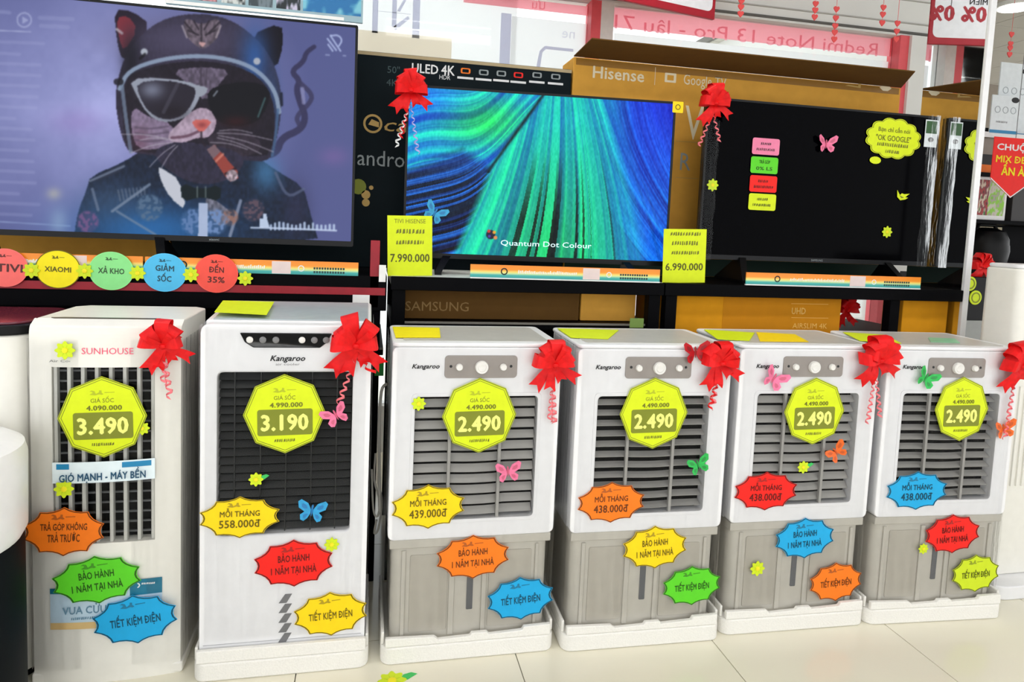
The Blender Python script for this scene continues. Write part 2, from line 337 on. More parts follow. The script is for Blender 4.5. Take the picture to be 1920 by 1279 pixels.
# ------------------------------------------------------------------ cartons
def carton(label, x0, x1, y0, y1, z0, z1, m, name='carton', bev=.004):
    t = tag(empty(name, ((x0+x1)/2, y0, z0)), label, 'box'); h = (x1-x0)/2
    MB().box(-h, h, 0, y1-y0, 0, z1-z0).build('box_body', m, t, bevel=bev)
    return t, h, z1-z0
YB = .80
m_cream_ink = mat('cream_ink', (238, 224, 190), .6)
m_gold_ink = mat('gold_ink', (196, 160, 88), .6); m_grey_ink = mat('grey_ink', (150, 158, 160), .6); m_dim_ink = mat('dim_teal_ink', (52, 74, 78), .6)
def bpx(t, x, y): q = atY(x, y, YB); return q.x-t.location.x, q.z-t.location.z
xr = atY(1076, 105, YB).x-.006; zt = atY(870, 112, YB).z
t, h, hz = carton('dark teal printed television carton standing behind the striped-screen television', -.995, xr, YB, YB+.15, ZS, zt, m_blackbox)
MB().box(-h+.0, h, -.001, .0, hz-.014, hz-.002).build('tape', mat('tan_tape', (176, 156, 116), .4), t, smooth=False)
def bt(s, x, y, hpx, m, wpx=None, **k):
    a, c = bpx(t, x, y); return txt(t, s, a, c, hpx*.00206, m, wid=(wpx*.00206 if wpx else None), **k)
sl = .0
bt('ULED', 797, 129, 16, m_white_ink, 48, bold=.02); bt('4K', 840, 132, 17, m_white_ink, 25, bold=.02)
for x, y, c in ((873, 133, 'orange'), (907, 136, None), (940, 138, None), (972, 141, 'red'), (1007, 141, None), (1042, 144, None)):
    a, c2 = bpx(t, x, y); s = .00206
    mm = mc(c) if c else m_grey_ink
    MB().ring(rrect(a-9*s, a+9*s, c2-5*s, c2+5*s, .006), rrect(a-6*s, a+6*s, c2-3*s, c2+3*s, .003), -.0012, -.0002).build('icon', mm, t, smooth=False)
    flat(t, 'icon_caption', rrect(a-15*s, a+15*s, c2-15*s, c2-11*s, .001), m_white_ink)
bt('HDR', 834, 145, 8, m_white_ink, 20); bt('50"', 738, 131, 12, m_dim_ink); bt('4K', 735, 155, 12, m_dim_ink)
a, c = bpx(t, 699, 232); s = .00206
MB().ring(ell(a, c, 17*s, 17*s), ell(a, c, 13*s, 13*s), -.0012, -.0002).build('round_logo', m_gold_ink, t, smooth=False); flat(t, 'round_logo', [(a-8*s, c-2*s), (a+11*s, c-6*s), (a+11*s, c+3*s), (a-2*s, c+8*s)], m_gold_ink)
bt('cal', 752, 235, 24, m_gold_ink, 60, shear=.25); bt('android', 728, 298, 28, m_grey_ink, 110)
for x, y, r, mm in ((672, 350, 14, m_olive), (686, 365, 8, m_gold_ink), (686, 380, 7, m_gold_ink), (696, 352, 4, m_gold_ink)):
    a, c = bpx(t, x, y); flat(t, 'dot_mark', ell(a, c, r*s, r*s, 16), mm)
# carton with the flap folded forward
xl = atY(1076, 105, YB).x; zt = atY(1076, 106, YB).z
t, h, hz = carton('large brown television carton with open top flap above the two televisions', xl, atY(1690, 160, YB).x, YB, YB+.16, ZS, zt, m_carton)
fl = MB().add([(-h, 0, hz), (h, 0, hz), (h-.13, -.22, hz+.012), (-h, -.22, hz+.012), (-h, 0, hz+.004), (h, 0, hz+.004), (h-.13, -.22, hz+.016), (-h, -.22, hz+.016)], [(0,3,2,1),(4,5,6,7),(0,1,5,4),(1,2,6,5),(2,3,7,6),(3,0,4,7)]).build('top_flap', m_carton_shaded, t, smooth=False)  # darker brown paints in the unlit underside of the flap
MB().box(-h+.002, h-.002, -.001, 0, .002, .075).build('printed_base', mat('dark_green_print', (14, 46, 34), .5, .2), t, smooth=False)
MB().box(-h+.01, h-.01, -.001, 0, hz-.03, hz-.004).build('tape', mat('amber_tape', (150, 104, 24), .3), t, smooth=False)
bt('Hisense', 1160, 139, 22, m_cream_ink, 105, bold=.02); bt('Google TV', 1322, 152, 20, m_cream_ink, 92)
a, c = bpx(t, 1257, 146); MB().ring(rrect(a-12*s, a+12*s, c-9*s, c+9*s, .003), rrect(a-7*s, a+7*s, c-5*s, c+5*s, .002), -.0012, -.0002).build('icon', m_cream_ink, t, smooth=False)
a, c = bpx(t, 1228, 143); flat(t, 'divider_line', rrect(a-.001, a+.001, c-.035, c+.035, .0005), m_cream_ink)
bt('V', 1301, 230, 66, m_cream_ink, 40); bt('R', 1285, 303, 34, m_grey_ink, 22)
for y in (266, 334):
    a, c = bpx(t, 1288, y); flat(t, 'divider_line', rrect(a-.05, a+.05, c-.001, c+.001, .0005), m_gold_ink)
a, c = bpx(t, 1602, 160); flat(t, 'stamp_mark', [(a-.045, c-.005), (a+.03, c-.01), (a+.03, c+.012), (a+.018, c+.012), (a+.018, c-.003), (a-.03, c+.0)], m_gold_ink)
a, c = bpx(t, 1660, 165); flat(t, 'stamp_mark', [(a-.03, c), (a-.012, c-.013), (a+.012, c-.013), (a+.03, c), (a+.012, c+.013), (a-.012, c+.013)], m_cream_ink)
carton('plain brown carton lying behind the feet of the cat picture television', -2.2, -1.0, YB, YB+.15, ZS, 1.62, m_carton)
# boxes on the lower shelves
def low_box(label, xa, xb, y, Y, zlow, ztop, m, dep=.3):
    p0 = atY(xa, y, Y); p1 = atY(xb, y, Y); return carton(label, p0.x, min(p1.x, XM-.014), Y, Y+dep, zlow, ztop, m, bev=.003)
t, h, hz = low_box('shade-darkened brown carton with faint lettering on the shelf under the striped-screen television', 745, 1086, 575, .52, .892, .997, m_carton_shaded)  # the shelf's shade is put into this carton's colour
txt(t, 'SAMSUNG', -h*.58, hz*.42, .032, mat('faint_ink', (150, 118, 66), .7), wid=.22)
low_box('short plain brown carton beside the faintly lettered one on the shelf', 1089, 1192, 575, .52, .892, .995, m_carton)
t, h, hz = low_box('golden orange carton marked UHD under the switched-off television', 1250, 1576, 590, .478, .851, 1.0, m_carton2)
q = atY(1355, 590, .478); MB().box(q.x-t.location.x, h-.004, -.001, .0, .004, hz-.004).build('printed_face', mat('amber_carton', (204, 134, 22), .85, .2, .04, 18), t, smooth=False)
q = atY(1497, 583, .478); m_pale_ink = mat('pale_amber_ink', (238, 190, 96), .7); txt(t, 'UHD', q.x-t.location.x, q.z-t.location.z, .024, m_pale_ink, y=-.002, wid=.06, bold=.02)
q = atY(1518, 611, .478); txt(t, 'AIRSLIM 4K', q.x-t.location.x, q.z-t.location.z, .02, m_pale_ink, y=-.002, wid=.15)
for yy in (570, 596): q = atY(1518, yy, .478); flat(t, 'divider_line', rrect(q.x-t.location.x-.08, q.x-t.location.x+.08, q.z-t.location.z-.0008, q.z-t.location.z+.0008, .0004), m_pale_ink, -.0015)
low_box('small golden orange carton under the shelf beside the mirror', 1692, 1796, 590, .478, .851, 1.005, m_carton2, .11)
# ------------------------------------------------------------------ screens' pictures
def raster(h, wd, mapf):
    u = np.linspace(0, 1, wd)[None, :].repeat(h, 0); v = np.linspace(0, 1, h)[:, None].repeat(wd, 1)
    return mapf(u, v)
def inpoly(X, Y, P):
    r = np.zeros(X.shape, bool); n = len(P)
    for i in range(n):
        (x1, y1), (x2, y2) = P[i], P[(i+1) % n]
        if y1 == y2: continue
        c = ((y1 > Y) != (y2 > Y)) & (X < (x2-x1)*(Y-y1)/(y2-y1)+x1); r ^= c
    return r
def smooth_poly(P, it=2):
    for _ in range(it):
        Q = []
        for i in range(len(P)):
            a, b_ = P[i], P[(i+1) % len(P)]; Q += [(a[0]*.75+b_[0]*.25, a[1]*.75+b_[1]*.25), (a[0]*.25+b_[0]*.75, a[1]*.25+b_[1]*.75)]
        P = Q
    return P
def segdist(X, Y, P):
    D = np.full(X.shape, 1e9); T = np.zeros(X.shape); n = len(P)-1
    for i in range(n):
        (x1, y1), (x2, y2) = P[i], P[i+1]; dx, dy = x2-x1, y2-y1
        t_ = np.clip(((X-x1)*dx+(Y-y1)*dy)/(dx*dx+dy*dy+1e-9), 0, 1); d = np.hypot(X-x1-t_*dx, Y-y1-t_*dy)
        m_ = d < D; D = np.where(m_, d, D); T = np.where(m_, (i+t_)/n, T)
    return D, T
def vnoise(X, Y, seed=0):
    xi = np.floor(X).astype(int); yi = np.floor(Y).astype(int); fx = X-xi; fy = Y-yi; fx = fx*fx*(3-2*fx); fy = fy*fy*(3-2*fy)
    def hsh(a, b_): n = (a*374761393 + b_*668265263 + seed*1442695) & 0x7fffffff; n = ((n ^ (n >> 13))*1274126177) & 0x7fffffff; return ((n ^ (n >> 16)) & 0xffff)/65535.0
    return (hsh(xi, yi)*(1-fx)+hsh(xi+1, yi)*fx)*(1-fy) + (hsh(xi, yi+1)*(1-fx)+hsh(xi+1, yi+1)*fx)*fy
def blur(I):
    J = np.pad(I, ((1, 1), (1, 1), (0, 0)), 'edge'); J = (J[:-2]+2*J[1:-1]+J[2:])/4; return (J[:, :-2]+2*J[:, 1:-1]+J[:, 2:])/4
def screen_px(t, x0, x1, z0, z1, h, wd):   # photo coordinates of a grid on a television's face (where each motif of the picture sits)
    X, Z = np.meshgrid(np.linspace(x0, x1, wd), np.linspace(z1, z0, h)); cy, sy = math.cos(t.rotation_euler.z), math.sin(t.rotation_euler.z)
    d = np.stack([t.location.x + X*cy, t.location.y + X*sy, t.location.z + Z], -1) - np.array(CAM); k = d @ np.array(FWD)
    return PX + F*(d @ np.array(RIGHT))/k, PY - F*(d @ np.array(UP))/k
def paint_cat(sp, h=300, wd=620):
    K = 2.284
    X, Y = sp(h, wd); X = X*K; Y = Y*K; I = np.zeros((h, wd, 3))
    n = vnoise(X/160, Y/160, 1)*.6 + vnoise(X/60, Y/60, 2)*.25 + vnoise(X/20, Y/20, 3)*.15
    f_ = np.clip(1-np.hypot((X-430)/900, (Y-430)/700), 0, 1)
    for k, (a, b_) in enumerate(((88, 168), (94, 172), (146, 226))): I[..., k] = a + (b_-a)*f_*(.72+.5*n)
    def P(poly, c, a=1.0, sm=2, tex=0):
        m_ = inpoly(X, Y, smooth_poly(poly, sm) if sm else poly)[..., None]*a
        cc = np.array(c, float)*np.ones_like(I)
        if tex: cc = cc*(1-tex/2+tex*vnoise(X/9, Y/14, 9)[..., None])
        I[:] = I*(1-m_) + cc*m_
    def S(path, wd_, c, a=1.0, taper=0):
        if len(path) > 2:
            for _ in range(2): path = [path[0]] + [q for i in range(len(path)-1) for q in ((path[i][0]*.75+path[i+1][0]*.25, path[i][1]*.75+path[i+1][1]*.25), (path[i][0]*.25+path[i+1][0]*.75, path[i][1]*.25+path[i+1][1]*.75))] + [path[-1]]
        D, T = segdist(X, Y, path); ww = wd_*(1-taper*T); m_ = (np.clip((ww-D)/2+.5, 0, 1)*a)[..., None]; I[:] = I*(1-m_)+np.array(c, float)*m_
    def G(cx, cy, rx, ry, c, a):   # soft tint inside the picture
        m_ = (np.exp(-(((X-cx)/rx)**2+((Y-cy)/ry)**2))*a)[..., None]; I[:] = I*(1-m_)+np.array(c, float)*m_
    # faint list on the left
    for i, yy in enumerate(range(180, 920, 46)):
        S([(-320, yy-14), (30+230*vnoise(np.array([i*1.7]), np.array([.5]), 4)[0], yy+6)], 7, (176, 180, 222), .2)
    S([(0, 50), (40, 54)], 8, (166, 172, 214), .3); S([(170, 75), (310, 82)], 9, (166, 172, 214), .25); S([(175, 110), (290, 116)], 9, (166, 172, 214), .25); S([(-60, 128), (130, 136)], 2.5, (190, 196, 230), .6); S([(-400, 925), (300, 968)], 2.5, (170, 190, 230), .5)
    D = np.abs(np.hypot(X-103, Y-85)-30); m_ = (np.clip(4-D, 0, 1)*.5)[..., None]; I[:] = I*(1-m_)+np.array((190, 196, 230.))*m_; P([(95, 70), (122, 86), (95, 102)], (190, 196, 230), .5, 0)
    # smoke
    S([(1120, 668), (1185, 655), (1205, 590), (1290, 555), (1310, 500), (1285, 440), (1268, 380), (1285, 345), (1245, 305), (1300, 265), (1310, 225), (1345, 200)], 17, (52, 50, 84), .92, .45)
    S([(1280, 350), (1340, 405), (1325, 445), (1265, 500), (1285, 540)], 10, (58, 56, 90), .85); S([(1295, 380), (1300, 440)], 8, (150, 150, 190), .6)
    # jacket
    P([(318, 995), (335, 900), (372, 810), (385, 755), (530, 695), (640, 620), (1085, 660), (1190, 735), (1300, 800), (1325, 900), (1372, 1060), (318, 1040)], (24, 34, 54), 1, 1, .5)
    G(640, 985, 320, 120, (40, 112, 182), .85); G(480, 860, 150, 90, (70, 96, 130), .45); G(1140, 740, 60, 80, (70, 130, 180), .7); G(1270, 900, 60, 120, (50, 50, 80), .6)
    P([(385, 770), (520, 700), (545, 705), (500, 745), (395, 780)], (38, 46, 66), 1, 1); S([(385, 775), (530, 712)], 5, (120, 132, 156), .7)
    S([(480, 905), (640, 790)], 6, (120, 136, 160), .8); S([(500, 905), (665, 1005)], 5, (120, 136, 160), .7); S([(395, 810), (420, 900)], 6, (110, 124, 150), .7); S([(1030, 860), (985, 1010)], 7, (140, 150, 175), .8); S([(1180, 740), (1230, 850), (1300, 810)], 6, (90, 100, 130), .7)
    for i in range(8): S([(505+i*16, 815+i*-2), (515+i*15, 860-i*4)], 4, (120, 130, 150), .45)
    P([(675, 715), (700, 725), (770, 770), (800, 905), (730, 850), (690, 780)], (196, 200, 212), 1, 1); P([(870, 830), (960, 880), (1000, 930), (950, 980), (900, 930)], (150, 140, 150), .6, 2, .8)
    for cx, cy, r_, c in ((375, 950, 52, (112, 84, 132)), (640, 890, 62, (84, 110, 140)), (830, 950, 62, (96, 128, 178)), (920, 950, 60, (110, 140, 190)), (1085, 900, 52, (96, 78, 92)), (985, 930, 40, (150, 110, 100))):
        m_ = (np.clip((r_-np.hypot(X-cx, Y-cy))/12, 0, 1)*(.35+.6*(vnoise(X/10, Y/10, int(cx)) > .5)))[..., None]; I[:] = I*(1-m_)+np.array(c, float)*m_
    P([(850, 870), (890, 870), (890, 1015), (848, 1012)], (176, 190, 220), .95, 0)
    P([(772, 780), (860, 815), (945, 788), (945, 865), (862, 842), (778, 866)], (12, 26, 30), 1, 1); S([(845, 800), (845, 845)], 3, (110, 120, 120), .8); S([(880, 800), (880, 845)], 3, (110, 120, 120), .8)
    # ears and helmet
    P([(488, 40), (565, 45), (650, 110), (560, 210), (525, 265), (500, 180)], (34, 26, 40), 1, 1); P([(498, 75), (548, 66), (590, 125), (530, 225), (508, 160)], (132, 44, 54), 1, 1); S([(500, 125), (522, 142)], 6, (210, 200, 205), .8)
    P([(1070, 150), (1205, 95), (1214, 190), (1182, 300), (1130, 240)], (14, 12, 20), 1, 1)
    helm = [(505, 520), (492, 420), (508, 320), (540, 230), (620, 130), (720, 72), (850, 55), (980, 78), (1085, 150), (1160, 240), (1198, 350), (1208, 460), (1185, 600), (1160, 690), (1060, 690), (560, 665), (525, 600)]
    P(helm, (46, 42, 60), 1, 2, .25); G(800, 170, 260, 90, (82, 76, 104), .8); G(1090, 250, 60, 130, (46, 92, 160), .85); G(560, 260, 40, 120, (20, 20, 30), .8); G(1170, 420, 30, 120, (50, 80, 130), .6)
    face = [(545, 640), (525, 520), (520, 400), (560, 315), (700, 272), (860, 258), (1010, 280), (1110, 330), (1165, 410), (1180, 520), (1160, 660), (1090, 672), (640, 655)]
    P(face, (32, 27, 38), 1, 1, .3)
    S([(512, 380), (550, 300), (690, 252), (860, 236), (1010, 258), (1110, 305), (1180, 390), (1196, 480)], 9, (142, 160, 186), .9); S([(520, 350), (540, 520), (560, 650)], 8, (110, 126, 150), .8)
    S([(1190, 470), (1180, 590), (1165, 665)], 6, (70, 100, 140), .8)
    # fur
    P([(730, 300), (870, 285), (990, 300), (930, 370), (880, 440), (820, 370)], (96, 86, 106), 1, 1, .5); S([(860, 290), (862, 370)], 5, (60, 52, 66), .7); S([(885, 295), (880, 360)], 4, (60, 52, 66), .6)
    P([(565, 450), (640, 505), (740, 530), (760, 610), (680, 640), (590, 640), (560, 560)], (128, 112, 138), 1, 1, .3); G(600, 600, 40, 50, (110, 60, 80), .4)
    for yy in (545, 570, 600): S([(580, yy), (640, yy+8), (720, yy-4)], 4, (80, 68, 88), .6)
    P([(920, 560), (1040, 560), (1130, 610), (1090, 670), (950, 660), (880, 610)], (50, 42, 54), 1, 1, .35)
    P([(640, 650), (760, 600), (880, 620), (1000, 640), (1060, 690), (980, 775), (860, 795), (740, 750)], (46, 43, 62), 1, 2, .35)
    P([(715, 580), (760, 530), (815, 480), (865, 455), (915, 480), (930, 530), (900, 590), (840, 590), (790, 612), (730, 608)], (172, 152, 172), 1, 2, .25)
    S([(735, 590), (800, 585), (855, 560)], 6, (92, 60, 78), .8); P([(815, 512), (912, 512), (880, 556), (862, 566), (842, 556)], (206, 104, 98), 1, 1); G(865, 535, 20, 12, (90, 30, 40), .5); S([(862, 565), (862, 600), (880, 625)], 4, (40, 30, 40), .8)
    # sunglasses
    P([(552, 338), (700, 330), (858, 362), (862, 400), (826, 476), (770, 516), (690, 524), (630, 490), (585, 410)], (150, 156, 172), 1, 1)
    P([(585, 354), (700, 340), (830, 368), (840, 402), (806, 474), (756, 508), (692, 512), (634, 478), (594, 410)], (40, 36, 48), 1, 1); G(650, 385, 50, 36, (128, 134, 156), .8); G(740, 480, 60, 30, (28, 22, 30), .8); S([(760, 360), (700, 480)], 8, (74, 72, 86), .6)
    P([(826, 362), (890, 372), (885, 400), (850, 420)], (150, 156, 170), 1, 1)
    P([(885, 385), (980, 356), (1080, 348), (1160, 378), (1145, 460), (1100, 525), (1010, 545), (930, 520), (895, 460)], (15, 15, 22), 1, 1); G(1010, 520, 60, 25, (64, 20, 24), .6); S([(1105, 500), (1135, 420)], 4, (84, 130, 130), .6); S([(915, 410), (930, 390)], 4, (150, 160, 170), .7)
    # whiskers
    for a_, b_ in (((740, 600), (520, 575)), ((740, 610), (560, 655)), ((750, 620), (640, 715)), ((760, 625), (690, 720)), ((720, 600), (600, 600)), ((930, 570), (1165, 600)), ((935, 580), (1170, 650)), ((930, 590), (1120, 660)), ((940, 560), (1080, 570)), ((900, 610), (1060, 640))):
        S([a_, ((a_[0]+b_[0])/2, (a_[1]+b_[1])/2-12), b_], 2.0, (176, 170, 184), .7)
    # cigar
    P([(885, 640), (918, 618), (1018, 735), (1020, 765), (985, 778), (965, 755)], (150, 66, 58), 1, 0); P([(885, 640), (918, 618), (945, 650), (912, 680)], (120, 96, 104), 1, 0); S([(925, 690), (955, 660)], 5, (220, 140, 120), .7); S([(965, 745), (1008, 722)], 5, (40, 24, 30), .9)
    m_ = (np.clip((27-np.hypot((X-993), (Y-752)))/4, 0, 1))[..., None]; cc = np.array((168, 150, 160.))*(.5+.8*vnoise(X/8, Y/8, 5)[..., None]); I[:] = I*(1-m_)+cc*m_
    # helmet badge: small cat face
    P([(785, 85), (815, 80), (840, 100), (885, 100), (920, 78), (945, 90), (940, 150), (905, 190), (870, 212), (830, 190), (795, 150)], (104, 92, 104), .9, 1, .6)
    for a_, b_ in (((790, 95), (830, 140)), ((940, 95), (895, 140)), ((862, 100), (862, 150)), ((805, 130), (850, 150)), ((920, 130), (880, 150)), ((862, 160), (862, 200)), ((830, 90), (850, 125)), ((895, 90), (875, 125))): S([a_, b_], 4, (38, 32, 42), .8)
    P([(845, 180), (885, 180), (868, 205)], (206, 160, 160), .9, 1); S([(780, 110), (800, 160)], 4, (170, 160, 170), .7); S([(945, 110), (925, 160)], 4, (170, 160, 170), .7)
    for x, y in ((617, 222), (1100, 262)): m_ = np.clip((17-np.hypot(X-x, Y-y))/4, 0, 1)[..., None]; I[:] = I*(1-m_)+np.array((170, 176, 190.))*m_
    S([(620, 232), (600, 250)], 6, (16, 14, 20), .8); S([(500, 350), (515, 350)], 14, (20, 18, 26), .8); S([(1205, 400), (1206, 450)], 6, (24, 30, 50), .9)
    # emblem and skyline
    for pth in ([(1402, 165), (1440, 215)], [(1405, 190), (1425, 218)], [(1415, 152), (1458, 218)], [(1418, 152), (1450, 150), (1466, 172), (1452, 196)]): S(pth, 3.5, (178, 190, 232), .9)
    S([(1395, 235), (1410, 236)], 3, (170, 180, 220), .6); S([(1470, 238), (1480, 239)], 3, (170, 180, 220), .6)
    P([(1110, 975), (1112, 935), (1125, 935), (1127, 915), (1140, 915), (1145, 940), (1155, 975)], (196, 212, 238), .95, 0); S([(1075, 975), (1200, 978), (1440, 988)], 4, (200, 214, 240), .9)
    for i in range(16): x = 1160+i*18; S([(x, 982), (x, 975-28*vnoise(np.array([i*.9]), np.array([.3]), 8)[0])], 5, (190, 208, 238), .85)
    G(330, 520, 120, 60, (150, 120, 190), .35); G(230, 830, 30, 25, (200, 196, 170), .5); G(250, 950, 40, 60, (150, 180, 210), .5); G(1430, 670, 60, 40, (170, 110, 180), .25)
    return blur(I)
def paint_swoosh(sp, h=250, wd=440):
    X, Y = sp(h, wd); X = (X-640)*2.284; Y = Y*2.284; I = np.zeros((h, wd, 3))   # close-up coordinates of the photo
    def octs(s, seed): return .4*vnoise(s*14, s*0+.5, seed)+.3*vnoise(s*37, s*0+.5, seed+1)+.3*vnoise(s*90, s*0+.5, seed+2)
    # zone A, left: arcs
    rA = np.hypot((X-60)/1.25, Y-(-260+0*X)); sA = rA/620
    bend = np.exp(-((X-600)/190)**2)*120; sB = (Y + .55*(X-280) - bend*1.1)/520
    # zone B, the fan
    ang = np.arctan2(X-1010-60*np.sin((Y-400)/420), Y+60); sF = ang*1.5
    # zone C, right sweep
    sC = (X - 1080 - 330*np.clip((Y-380)/700, 0, 1.3)**1.7)/420
    def mixc(a, b_, t_): return np.array(a, float)*(1-t_[..., None])+np.array(b_, float)*t_[..., None]
    nF = octs(sF, 11); tF = np.clip((nF-.3)*2.2, 0, 1)
    fan = mixc((6, 92, 150), (24, 206, 160), tF); gy = np.clip((Y-520)/520, 0, 1)*np.exp(-((X-900)/260)**2); fan = fan*(1-(gy*.55)[..., None]) + mixc((4, 60, 20), (30, 214, 60), tF)*(gy*.55)[..., None]
    bl = np.clip((X-1080-(Y-400)*.12)/160, 0, 1); fan = fan*(1-bl[..., None]) + mixc((4, 26, 120), (20, 120, 236), np.clip((octs(sC, 21)-.25)*1.9, 0, 1))*bl[..., None]
    dk = (vnoise(sF*46, sF*0+.2, 31) > .8)*np.clip((Y-640)/300, 0, 1)*np.exp(-((X-880)/330)**2)*.85; fan *= (1-dk)[..., None]
    tb = np.clip((X-1140)/200, 0, 1)*np.clip(1-(Y-430)/420, 0, 1); fan = fan*(1-.75*tb[..., None])+mixc((8, 10, 130), (24, 40, 222), octs(sC*1.4, 26))*.75*tb[..., None]
    n1 = octs(sB, 41); t1 = np.clip((n1-.28)*2.1, 0, 1)
    upper = mixc((8, 60, 170), (24, 200, 190), t1); gg = np.exp(-(((X-620)/190)**2+((Y-520)/110)**2)); upper = upper*(1-.8*gg[..., None])+mixc((10, 130, 60), (40, 226, 80), t1)*.8*gg[..., None]
    bb = np.exp(-(((X-330)/180)**2+((Y-430)/70)**2)); upper = upper*(1-.7*bb[..., None])+mixc((10, 40, 170), (30, 110, 236), t1)*.7*bb[..., None]
    sD = (Y + .0009*(X-260)**2 + .25*(X-280))/330 - bend/520; n2 = octs(sD, 51); t2 = np.clip((n2-.34)*2.4, 0, 1)
    lower = mixc((4, 14, 52), (30, 110, 214), t2); dd = (vnoise(sD*26, sD*0+.7, 55) > .6)*.75*np.clip((Y-690)/90, 0, 1); lower *= (1-dd)[..., None]
    lw = np.clip((Y - (700 - .33*(X-280) + np.clip(X-520, 0, 999)*.9))/50, 0, 1)
    left = upper*(1-lw[..., None])+lower*lw[..., None]
    edge = 880 - (Y-405)*.72*(Y < 730) - (Y >= 730)*(234 + (Y-730)*.42)
    k = np.clip((X-edge+26)/40, 0, 1); I = left*(1-k[..., None])+fan*k[..., None]
    ln = np.exp(-((X-edge+14)/9)**2)*.7*(Y < 740); I *= (1-ln)[..., None]
    I = I*1.22 + 6; sp_ = (vnoise(X/5, Y/11, 61)-.5)*24; I += sp_[..., None]
    # caption mark
    for cx, cy, r_, c in ((640, 1005, 22, (40, 40, 60)), (632, 990, 9, (220, 70, 60)), (655, 995, 9, (240, 170, 60)), (660, 1018, 10, (236, 150, 90)), (634, 1012, 8, (90, 60, 170))):
        m_ = np.clip((r_-np.hypot(X-cx, Y-cy))/4, 0, 1)[..., None]; I = I*(1-m_)+np.array(c, float)*m_
    return I
# ------------------------------------------------------------------ televisions
m_bezel = mat('dark_bezel', (14, 15, 18), .35, .25, .1)
m_offscreen = mat('switched_off_screen', (2, 2, 4), .12, .03, .2)
def television(label, xc, Y, yaw, wd, z0, z1, feet, bot=.018):
    t = tag(empty('television', (xc, Y, ZS), yaw), label, 'television'); h = wd/2; a, b_ = z0-ZS, z1-ZS
    MB().box(-h, h, .006, .03, a, b_).build('back_case', m_bezel, t, bevel=.003); MB().box(-h*.6, h*.6, .03, .065, a+.03, a+(b_-a)*.6).build('rear_housing', m_black, t, bevel=.008)
    MB().ring(rrect(-h, h, a, b_, .004, 2), rrect(-h+.008, h-.008, a+bot, b_-.008, .002, 2), -.002, .006).build('bezel', m_bezel, t, smooth=False)
    for fx in feet:
        s = 1 if fx > 0 else -1
        o = MB().add([(-.012, -.085, 0), (.012, -.085, 0), (.012, .13, 0), (-.012, .13, 0), (-.014-s*.03, -.005, a+.01), (.014-s*.03, -.005, a+.01), (.014-s*.03, .02, a+.01), (-.014-s*.03, .02, a+.01), (-.012, -.085, .01), (.012, -.085, .01), (.012, .13, .01), (-.012, .13, .01)],
                     [(0, 3, 2, 1), (0, 1, 9, 8), (2, 3, 11, 10), (1, 2, 10, 9), (3, 0, 8, 11), (8, 9, 5, 4), (10, 11, 7, 6), (9, 10, 6, 5), (11, 8, 4, 7), (4, 5, 6, 7)]).build('foot', m_black, t, smooth=False); o.location.x = fx
    return t, h, a, b_
# cat picture
Y1 = .56; r1 = atY(667, 250, Y1).x; zb1 = atY(400, 454, Y1).z; zt1 = atY(400, 21, Y1).z; W1 = 1.36
t, h, a, b_ = television('large television showing a cat in helmet and sunglasses on lavender background', r1-W1/2, Y1, 0, W1, zb1, zt1, (-.45, .1))
picture('screen', t, -h+.008, h-.008, a+.018, b_-.008, .001, paint_cat(lambda n, m: screen_px(t, -h+.008, h-.008, a+.018, b_-.008, n, m)), .95, 'screen_glow')
txt(t, 'xiaomi', .235, a+.009, .008, m_grey_ink, y=-.0026)
# striped picture
p0 = atY(759, 320, .62); p1 = atY(1259, 340, .535); W2 = math.hypot(p1.x-p0.x, p1.y-p0.y); yaw2 = math.atan2(p1.y-p0.y, p1.x-p0.x)
t, h, a, b_ = television('television showing flowing green and blue stripes', (p0.x+p1.x)/2, (p0.y+p1.y)/2, yaw2, W2, atY(759, 482, .62).z, atY(765, 158, .62).z, (-.36, .36))
TV2 = t
picture('screen', t, -h+.008, h-.008, a+.018, b_-.008, .001, paint_swoosh(lambda n, m: screen_px(t, -h+.008, h-.008, a+.018, b_-.008, n, m)), 1.0, 'screen_glow')
txt(t, 'Quantum Dot Colour', .03, a+.065, .019, mat('caption_light', (200, 236, 240), .5, emit=.8), y=-.0004, wid=.335)
# switched off
Y3 = .60; p0 = atY(1318, 330, Y3); xr3 = XM-.022
t, h, a, b_ = television('switched-off black television covered with paper stickers beside the mirror', (p0.x+xr3)/2, Y3, 0, xr3-p0.x, atY(1520, 492, Y3).z, atY(1530, 199, Y3).z, (-.36, .36))
TV3 = t
MB().box(-h+.008, h-.008, .0, .004, a+.018, b_-.008).build('screen', m_offscreen, t, smooth=False)
txt(t, 'SAMSUNG', 0, a+.009, .008, m_grey_ink, y=-.0026)
rnd = random.Random(4)
for sg in (-1, 1):          # loose film folded round the two sides
    fm = MB(); prof = [(h+.004, .03), (h+.006, .0), (h-.004, -.006), (h-.03, -.007), (h-.055, -.003)]
    for j in range(13):
        for x_, y_ in prof: fm.v.append((sg*(x_+rnd.uniform(-.004, .004)), y_+rnd.uniform(-.003, .001), a-.004+(b_-a+.008)*j/12))
    fm.f += [(j*5+i, j*5+i+1, (j+1)*5+i+1, (j+1)*5+i) for j in range(12) for i in range(4)]
    fm.build('clear_film', m_filmwrap, t)
